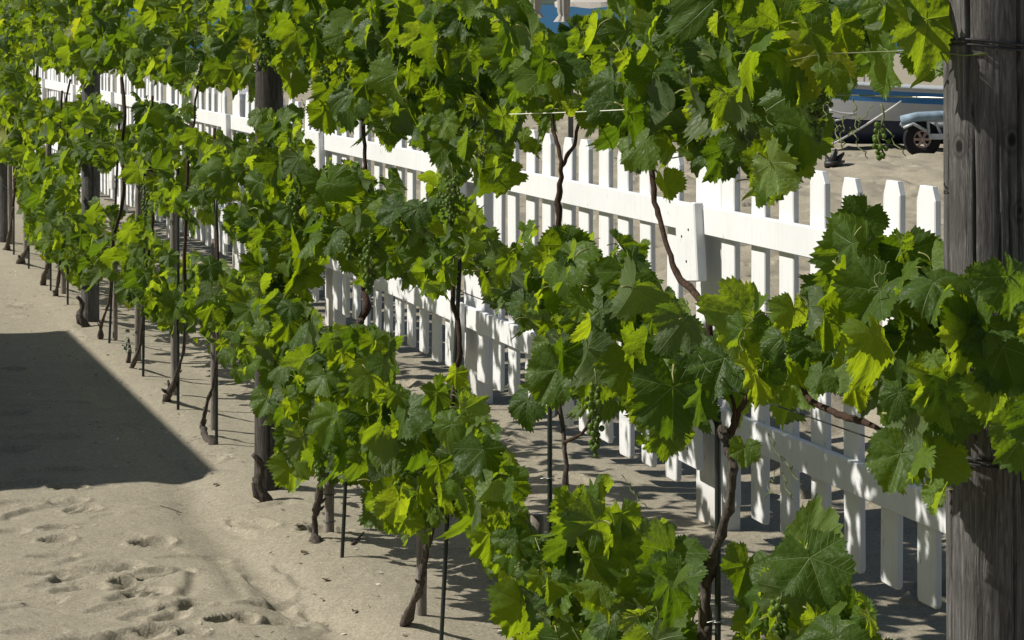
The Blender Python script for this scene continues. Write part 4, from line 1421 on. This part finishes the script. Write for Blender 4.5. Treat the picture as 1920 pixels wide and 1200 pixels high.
# ------------------------------------------------------------------ litter on the sand
m_dry = m_plain('dry_leaf', (.17, .14, .095), .8, .2, 0, .4, 60)
rl = random.Random(9)
m = MB()
for i in range(900):     # crumbs of bark, shell and dry leaf
    s = rl.uniform(4.6, 15); w = rl.gauss(-.15, .28) if rl.random() < .7 else rl.uniform(-1.6, 1.1)
    p = rowp(s, w)
    z = gz(p[0], p[1])
    r = rl.uniform(.0015, .006)
    c = Vector((p[0], p[1], z + r * .3))
    pts = [c + Vector((rl.uniform(-1, 1) * r * 2, rl.uniform(-1, 1) * r * 2, rl.uniform(0, r))) for _ in range(4)]
    m.add(pts, [(0, 1, 2), (0, 2, 3), (0, 3, 1), (1, 3, 2)], 0 if rl.random() < .75 else 1)
o = m.build('sand_litter', [m_dry, m_plain('shell', (.6, .56, .48), .6)])
setp(o, 'crumbs of bark, shell and dry leaf scattered on the sand', kind='stuff')

def dry_leaf(px, py, size, label):
    g = on_ground(px, py)
    g.z = gz(g.x, g.y)
    m = MB()
    rg = random.Random(int(px))
    vs, fs = [], []
    n = 11
    for k in range(2):
        for i in range(n):
            a = i / n * 6.283
            r = size * (1 if k else .45) * rg.uniform(.6, 1)
            vs.append(g + Vector((r * math.cos(a), r * math.sin(a), .004 + size * (.5 if k else .12) * rg.uniform(.1, 1))))
    vs.append(g + Vector((0, 0, .004)))
    for i in range(n):
        j = (i + 1) % n
        fs += [(2 * n, i, j), (i, n + i, n + j, j)]
    m.add(vs, fs)
    setp(m.build('dry_leaf', m_dry), label, 'dry leaf', 'curled dry leaves on the sand')
dry_leaf(610, 1095, .013, 'curled dry leaf in the little trench right of the sand path')
dry_leaf(570, 1048, .013, 'curled dry leaf beside the knobbly vine foot')
dry_leaf(665, 1152, .013, 'curled dry leaf left of the vine at the bottom edge')
dry_leaf(405, 913, .012, 'curled dry leaf in sunlit sand below the shadow corner')
dry_leaf(560, 1003, .018, 'curled dry leaf pile left of the knobbly vine trunk')
for (a, b_, r, lab) in (((660, 1036), (682, 1018), .004, 'short dark twig sticking out of the sand near the pale stake'),
                        ((300, 947), (340, 955), .0014, 'thin dry twig lying on the footprinted path')):
    g1, g2 = on_ground(*a), on_ground(*b_)
    g1.z = gz(g1.x, g1.y) + .002; g2.z = gz(g2.x, g2.y) + (.012 if r > .003 else .002)
    m = MB(); m.tube([g1, g1.lerp(g2, .5) + Vector((.002, 0, .001)), g2], [r, r * .9, r * .7], 7, rough=.1, rg=rl)
    setp(m.build('twig', M['bark'], smooth=True), lab, 'twig')

for (px, hh, rr_, lab) in ((499, .16, .024, 'gnarled dark stump pressed against the brown middle post'), (160, .16, .026, 'old split stump leaning on the dark grey post')):
    b = on_plane(px, 600, -.05); b.z = gz(b.x, b.y)
    m = MB()
    pts = [b + Vector((.012 * math.sin(k * 1.1) - .004 * k, .01 * math.cos(k), -.04 + (hh + .04) * k / 9)) for k in range(10)]
    m.tube(pts, [rr_ * (1.1 - .085 * k) * rl.uniform(.8, 1.2) for k in range(10)], 12, rough=.25, rg=rl)
    m.tube([pts[2], pts[2] + Vector((-.035, -.01, .02)), pts[2] + Vector((-.045, -.01, .06))], [rr_ * .6, rr_ * .5, rr_ * .25], 9, rough=.2, rg=rl)
    setp(m.build('vine_stump', M['bark'], smooth=True), lab, 'stump')

# small grey sprout at the seventh vine
b = on_plane(240, 600, -.02); b.z = gz(b.x, b.y)
sp = empty('vine_sprout', b, 'small grey leafy sprout at a vine foot on the shadow edge', 'sprout')
m = MB(); m.tube([b, b + Vector((.01, 0, .06)), b + Vector((0, .01, .12))], [.012, .008, .004], 6, rough=.2, rg=rl); m.build('stem', M['bark'], sp)
m_gl = m_plain('grey_leaf', (.16, .19, .13), .7)
pm = MB(); pm.add([(0, 0, 0), (.35, .3, .1), (.4, .8, .05), (0, 1.1, -.1), (-.4, .8, .05), (-.35, .3, .1)], [(0, 1, 2, 3), (0, 3, 4, 5)])
pm = pm.mesh('leaf', m_gl)
for k in range(22):
    o = link('leaf', pm, sp)
    sc = rl.uniform(.014, .024)
    n_ = Vector((rl.uniform(-1, .6), rl.uniform(-1, .1), rl.uniform(0, 1))).normalized()
    mt = basis(n_, Vector((rl.gauss(0, 1), rl.gauss(0, 1), rl.gauss(.2, .6)))).to_4x4() @ Matrix.Scale(sc, 4)
    mt.translation = Vector((rl.uniform(-.028, .028), rl.uniform(-.025, .025), rl.uniform(.03, .15)))
    o.matrix_local = mt

# dark driftwood lump on the sand past the fence
g = Vector(((1563 - CX) * 24.5 / F, 24.5, 0)); g.z = gz(g.x, g.y)
dw = empty('driftwood', g, 'dark lump of driftwood on the beach behind the white pickets', 'driftwood')
for k in range(7):
    m = MB()
    a = g + Vector((rl.uniform(-.1, .05), rl.uniform(-.05, .05), .03))
    d = Vector((rl.uniform(-.1, 1), rl.uniform(-.4, .4), rl.uniform(.0, .6))).normalized()
    m.tube([a, a + d * .08, a + d * .16 + Vector((0, 0, .02))], [.045, .035, .012], 7, rough=.25, rg=rl)
    m.build('branch', M['dark_wire'] if k % 3 else M['stake'], dw, smooth=True)

# ------------------------------------------------------------------ boat on a trailer
m_hull = m_plain('grey_hull', (.42, .43, .43), .5, .4, 0, .06, 3)
m_blue = m_plain('blue_paint', (.035, .16, .36), .4, .4)
m_hull_shade = m_plain('hull_shade', (.012, .02, .05), .5, .3)  # shade on the lower hull, put into its colour as dark blue
m_galv = m_plain('galvanised_steel', (.40, .43, .45), .5, .5, .3)
m_tyre = m_plain('tyre_rubber', (.013, .013, .014), .8, .2)
m_rim = m_plain('faded_pink_rim', (.40, .29, .26), .6)
YB = 26.8
def bp(px, py, dy=0.0):
    Y = YB + dy
    return Vector(((px - CX) * Y / F, Y, -(py - HY) * Y / F))
gb = bp(1728, 297); gb.z = gz(gb.x, gb.y)
boat = empty('beached_boat', bp(1780, 240, 1.0), 'grey sailing boat with blue stripe and bottom coloured dark as shade, beached behind the fence', 'boat')
# hull as lofted sections; bow at the left
def hull_sections(y0):
    secs = []
    for t in np.linspace(0, 1, 22):
        px = 1470 + t * 680
        hw = .78 * math.sin(min(1, t * 1.25 + .03) * math.pi / 2) ** .8
        top = 140 + 38 * t ** .5
        keel = 240 + 30 * min(1, t * 6) ** .7
        sec = []
        for q in (-1, -.97, -.88, -.80, -.70, -.55, 0, .3, .55, .7, .8, .9, 1):
            zf = 1 - abs(q) ** 2.4
            c = bp(px, keel + (top - keel) * (1 - zf), 1.0)
            sec.append(Vector((c.x, c.y + hw * math.copysign(abs(q) ** .6, q), c.z)))
        secs.append(sec)
    return secs
secs = hull_sections(0)
def strip(i0, i1, name, mat, off=0):
    m = MB(); vs = []
    for sec in secs: vs += sec[i0:i1 + 1]
    k = i1 - i0 + 1
    fs = [(a * k + j, a * k + j + 1, (a + 1) * k + j + 1, (a + 1) * k + j) for a in range(len(secs) - 1) for j in range(k - 1)]
    m.add(vs, fs)
    return m.build(name, mat, boat, smooth=True)
strip(0, 1, 'topside', m_hull); strip(1, 2, 'stripe', m_blue); strip(2, 4, 'hull_side', m_hull); strip(4, 7, 'bottom', m_hull_shade)
strip(7, 12, 'far_side', m_hull)
m = MB()
dk = []
for sec in secs: dk += [sec[0] + Vector((0, .02, -.02)), sec[6].lerp(sec[0], .5) * 0 + (sec[0] + sec[12]) / 2 + Vector((0, 0, .03)), sec[12] + Vector((0, -.02, -.02))]
m.add(dk, [(a * 3 + j, a * 3 + j + 1, a * 3 + j + 4, a * 3 + j + 3) for a in range(21) for j in range(2)])
m.build('deck', m_hull, boat)
m = MB(); m.tube([s_[0] + Vector((0, -.01, 0)) for s_ in secs], .02, 8); m.build('gunwale', m_galv, boat, smooth=True)

tr = empty('boat_trailer', gb, 'galvanised boat trailer with black tyre and faded pink rim on the sand', 'trailer')
m = MB(); m.tube([bp(1690, 226, -.1), bp(1720, 219, -.1), bp(1760, 217, -.1), bp(2080, 217, -.1)], .06, 10); m.build('padded_beam', m_plain('blue_grey_pad', (.20, .27, .33), .8, .2, 0, .3, 8), tr, smooth=True)
m = MB(); m.tube([bp(1688, 232, 0), bp(1735, 245, 0)], .022, 8); m.tube([bp(1690, 234, .0), bp(2090, 234, .0)], .03, 8); m.build('frame', m_galv, tr)
m = MB(); m.box(bp(1762, 256, -.12), (.13, .03, .035), None, 0, .006); m.build('axle_beam', m_galv, tr)
for (a, b_) in (((1740, 228), (1742, 252)), ((1754, 228), (1764, 252))):
    m = MB(); m.tube([bp(*a, -.1), bp(*b_, -.1)], .018, 8); m.build('strut', m_galv, tr)
m = MB(); m.tube([bp(1694, 240, -.16), bp(1712, 232, -.16), bp(1738, 246, -.16)], .02, 6); m.build('mudguard', m_galv, tr, smooth=True)
wc = Vector((gb.x, YB - .02, gb.z + .20))
wh = empty('wheel', wc - Vector(tr.location)); wh.parent = tr
def ring(c, R0, r0, w, mat, name, parent, seg=36):
    m = MB(); vs, fs = [], []
    prof = [(R0, -w * .3), (R0, w * .3), (R0 - .012, w * .5), (r0 + .01, w * .5), (r0, w * .4), (r0, -w * .4), (r0 + .01, -w * .5), (R0 - .012, -w * .5)]
    for i in range(seg):
        a = i / seg * 2 * math.pi
        for (q, yy) in prof: vs.append(c + Vector((q * math.cos(a), yy, q * math.sin(a))))
    k = len(prof)
    for i in range(seg):
        for j in range(k):
            fs.append((i * k + j, i * k + (j + 1) % k, ((i + 1) % seg) * k + (j + 1) % k, ((i + 1) % seg) * k + j))
    m.add(vs, fs)
    return m.build(name, mat, parent, smooth=False)
ring(wc, .225, .115, .11, m_tyre, 'tyre', wh)
ring(wc, .117, .095, .07, m_rim, 'rim', wh)
m = MB(); m.tube([wc + Vector((0, -.05, 0)), wc + Vector((0, .05, 0))], .028, 10)
for k in range(6):
    a = k * math.pi / 3
    d = Vector((math.cos(a), 0, math.sin(a)))
    m.box(wc + d * .06 + Vector((0, -.02, 0)), (.045, .008, .016), Matrix.Rotation(-a, 3, 'Y'))
m.build('spokes', m_rim, wh)
for (a, b_, lab) in (((1552, 275), (1690, 190), 'pale mooring rope running from the sand up to the grey boat bow'), ((1555, 206), (1606, 213), 'short thick white rope lying across the grey boat bow'),
                     ((1540, 230), (1606, 213), 'grey rope looped low along the boat bow')):
    m = MB(); m.tube(sag(bp(*a, -.35), bp(*b_, -.35), 10, .02), .015, 6)
    setp(m.build('rope', m_plain('rope', (.5, .5, .47), .8), smooth=True), lab, 'rope', 'ropes at the beached boat')

# low grey post on the beach behind the fence
gp = Vector(((1070 - CX) * 15.5 / F, 15.5, 0)); gp.z = gz(gp.x, gp.y)
m = MB(); m.box(gp + Vector((0, 0, .55)), (.019, .019, .65), None, 0, .004)
setp(m.build('beach_post', M['post_grey']), 'thin square grey post on the beach, seen behind the fence near the Y shaped cane', 'post')

# ------------------------------------------------------------------ parasols and a lounger by the water
m_cloth = m_translucent('parasol_cloth', (.48, .45, .41), (.4, .38, .34), .8, .25, .1)
def pole(root, base, h, r=.022):
    m = MB(); m.tube([base - Vector((0, 0, .2)), base + Vector((0, 0, h))], r, 10); m.build('pole', m_galv, root, smooth=True)
def closed_parasol(px, Y, top, bot, label):
    b = Vector(((px - CX) * Y / F, Y, 0)); b.z = gz(b.x, b.y)
    root = empty('folded_parasol', b, label, 'parasol', 'parasols on the far beach')
    pole(root, b, top + .08)
    m = MB(); vs, fs = [], []
    prof = [(top, .02), (top - .1, .06), (top - .5, .085), ((top + bot) / 2, .10), (bot + .18, .095), (bot + .12, .075), (bot, .15)]
    for (z, r) in prof:
        for j in range(32):
            a = j / 32 * 2 * math.pi
            rr_ = r * (1 + .22 * math.cos(a * 8))
            vs.append(b + Vector((rr_ * math.cos(a), rr_ * math.sin(a), z)))
    for i in range(len(prof) - 1):
        for j in range(32):
            k = (j + 1) % 32
            fs.append((i * 32 + j, i * 32 + k, (i + 1) * 32 + k, (i + 1) * 32 + j))
    m.add(vs, fs); m.build('canopy', m_cloth, root, smooth=True)
def open_parasol(px, Y, rim_y, rad, label):
    b = Vector(((px - CX) * Y / F, Y, 0)); b.z = gz(b.x, b.y)
    h = -(rim_y - HY) * Y / F - b.z
    root = empty('open_parasol', b, label, 'parasol', 'parasols on the far beach')
    pole(root, b, h + .5)
    n = 8
    top = b + Vector((0, 0, h + .55))
    m = MB()
    vs = [top]
    for k in (.5, 1.0):
        for j in range(n * 4):
            a = j / (n * 4) * 2 * math.pi
            sc = 1 - .05 * abs(math.sin(a * n / 2)) * k
            vs.append(b + Vector((rad * k * sc * math.cos(a), rad * k * sc * math.sin(a), h + .55 * (1 - k) + .02 * (1 - k))))
    for j in range(n * 4):
        a = j / (n * 4) * 2 * math.pi
        vs.append(b + Vector((rad * .99 * math.cos(a), rad * .99 * math.sin(a), h - .10 + .02 * math.cos(a * n))))
    q = n * 4
    fs = [(0, 1 + j, 1 + (j + 1) % q) for j in range(q)]
    for r_ in range(2):
        for j in range(q):
            k = (j + 1) % q
            fs.append((1 + r_ * q + j, 1 + (r_ + 1) * q + j, 1 + (r_ + 1) * q + k, 1 + r_ * q + k))
    m.add(vs, fs); m.build('canopy', m_cloth, root)
    for j in range(n):
        a = j / n * 2 * math.pi
        m = MB(); m.tube([top - Vector((0, 0, .04)), b + Vector((rad * .96 * math.cos(a), rad * .96 * math.sin(a), h - .02))], .008, 5); m.build('rib', m_galv, root)
closed_parasol(1003, 40, 3.0, 1.72, 'folded pale parasol seen above the leaves, left of its twin')
closed_parasol(1057, 39, 3.0, 1.66, 'folded pale parasol seen above the leaves, nearer the open parasol')
open_parasol(1142, 42, 4, 1.05, 'open white parasol by the sea above the top leaves')
open_parasol(1620, 40, -2, 1.1, 'open white parasol mostly hidden behind the top leaves at right')
g = Vector(((1024 - CX) * 44 / F, 44, 0)); g.z = gz(g.x, g.y)
lg = empty('sun_lounger', g, 'white sun lounger on the far beach glimpsed through the top leaves', 'sun lounger')
m = MB(); m.box(g + Vector((0, 0, .34)), (.32, .95, .03), None, 0, .01); m.build('seat', m_plain('white_plastic', (.75, .76, .78), .5), lg)
m = MB(); m.box(g + Vector((0, .95, .62)), (.32, .38, .03), Matrix.Rotation(R(55), 3, 'X'), 0, .01); m.build('backrest', m_plain('white_plastic_back', (.75, .76, .78), .5), lg)
for sx in (-1, 1):
    for sy in (-1, 1):
        m = MB(); m.box(g + Vector((sx * .27, sy * .8, .12)), (.025, .025, .2)); m.build('leg', m_galv, lg)

# ------------------------------------------------------------------ beach hut left of the path; its shadow lies across the sand
HH = 2.55
tt = 1 / math.tan(R(SUN_EL))
def hutpt(px, py):
    g = on_ground(px, py)
    return g
sa, sb = on_ground(424, 890), on_ground(122, 622)
sh = Vector((-SUN_FROM.x, -SUN_FROM.y, 0)) * HH * tt
ca, cb = sa - sh, sb - sh
ca.z = gz(ca.x, ca.y); cb.z = gz(cb.x, cb.y)
ux = (cb - ca); ux.z = 0; ulen = ux.length; ux.normalize()
uy = Vector((-ux.y, ux.x, 0))        # away from the path
if uy.x > 0: uy = -uy
DEP = 2.4
zb = min(ca.z, cb.z) - .1
ztop = (sa.z + sb.z) / 2 + HH
hut = empty('beach_hut', Vector((ca.x, ca.y, zb)), 'white boarded beach hut standing left of the sand path, outside the picture', 'hut')
m_hutp = M['white']
rotH = Matrix(((ux.x, uy.x, 0), (ux.y, uy.y, 0), (0, 0, 1)))
c0 = Vector((ca.x, ca.y, zb))
hgt = ztop - zb - .06
def hbox(x0, x1, y0, y1, z0, z1, name, mat):
    m = MB()
    m.box(c0 + rotH @ Vector(((x0 + x1) / 2, (y0 + y1) / 2, (z0 + z1) / 2)), ((x1 - x0) / 2, (y1 - y0) / 2, (z1 - z0) / 2), rotH)
    return m.build(name, mat, hut)
hbox(.02, ulen - .02, .02, DEP - .02, 0, hgt, 'wall', m_hutp)
hbox(-.0, ulen, -.0, DEP, hgt, hgt + .06, 'roof', m_plain('hut_roof', (.35, .36, .37), .7))
nb = 18
for k in range(nb):
    z0 = .02 + k * (hgt - .04) / nb
    hbox(.03, ulen - .03, -.004, .018, z0, z0 + (hgt - .04) / nb - .012, 'plank', m_hutp)
hbox(1.4, 2.2, -.022, -.006, .1, 2.05, 'door', m_plain('hut_door', (.05, .2, .3), .5))
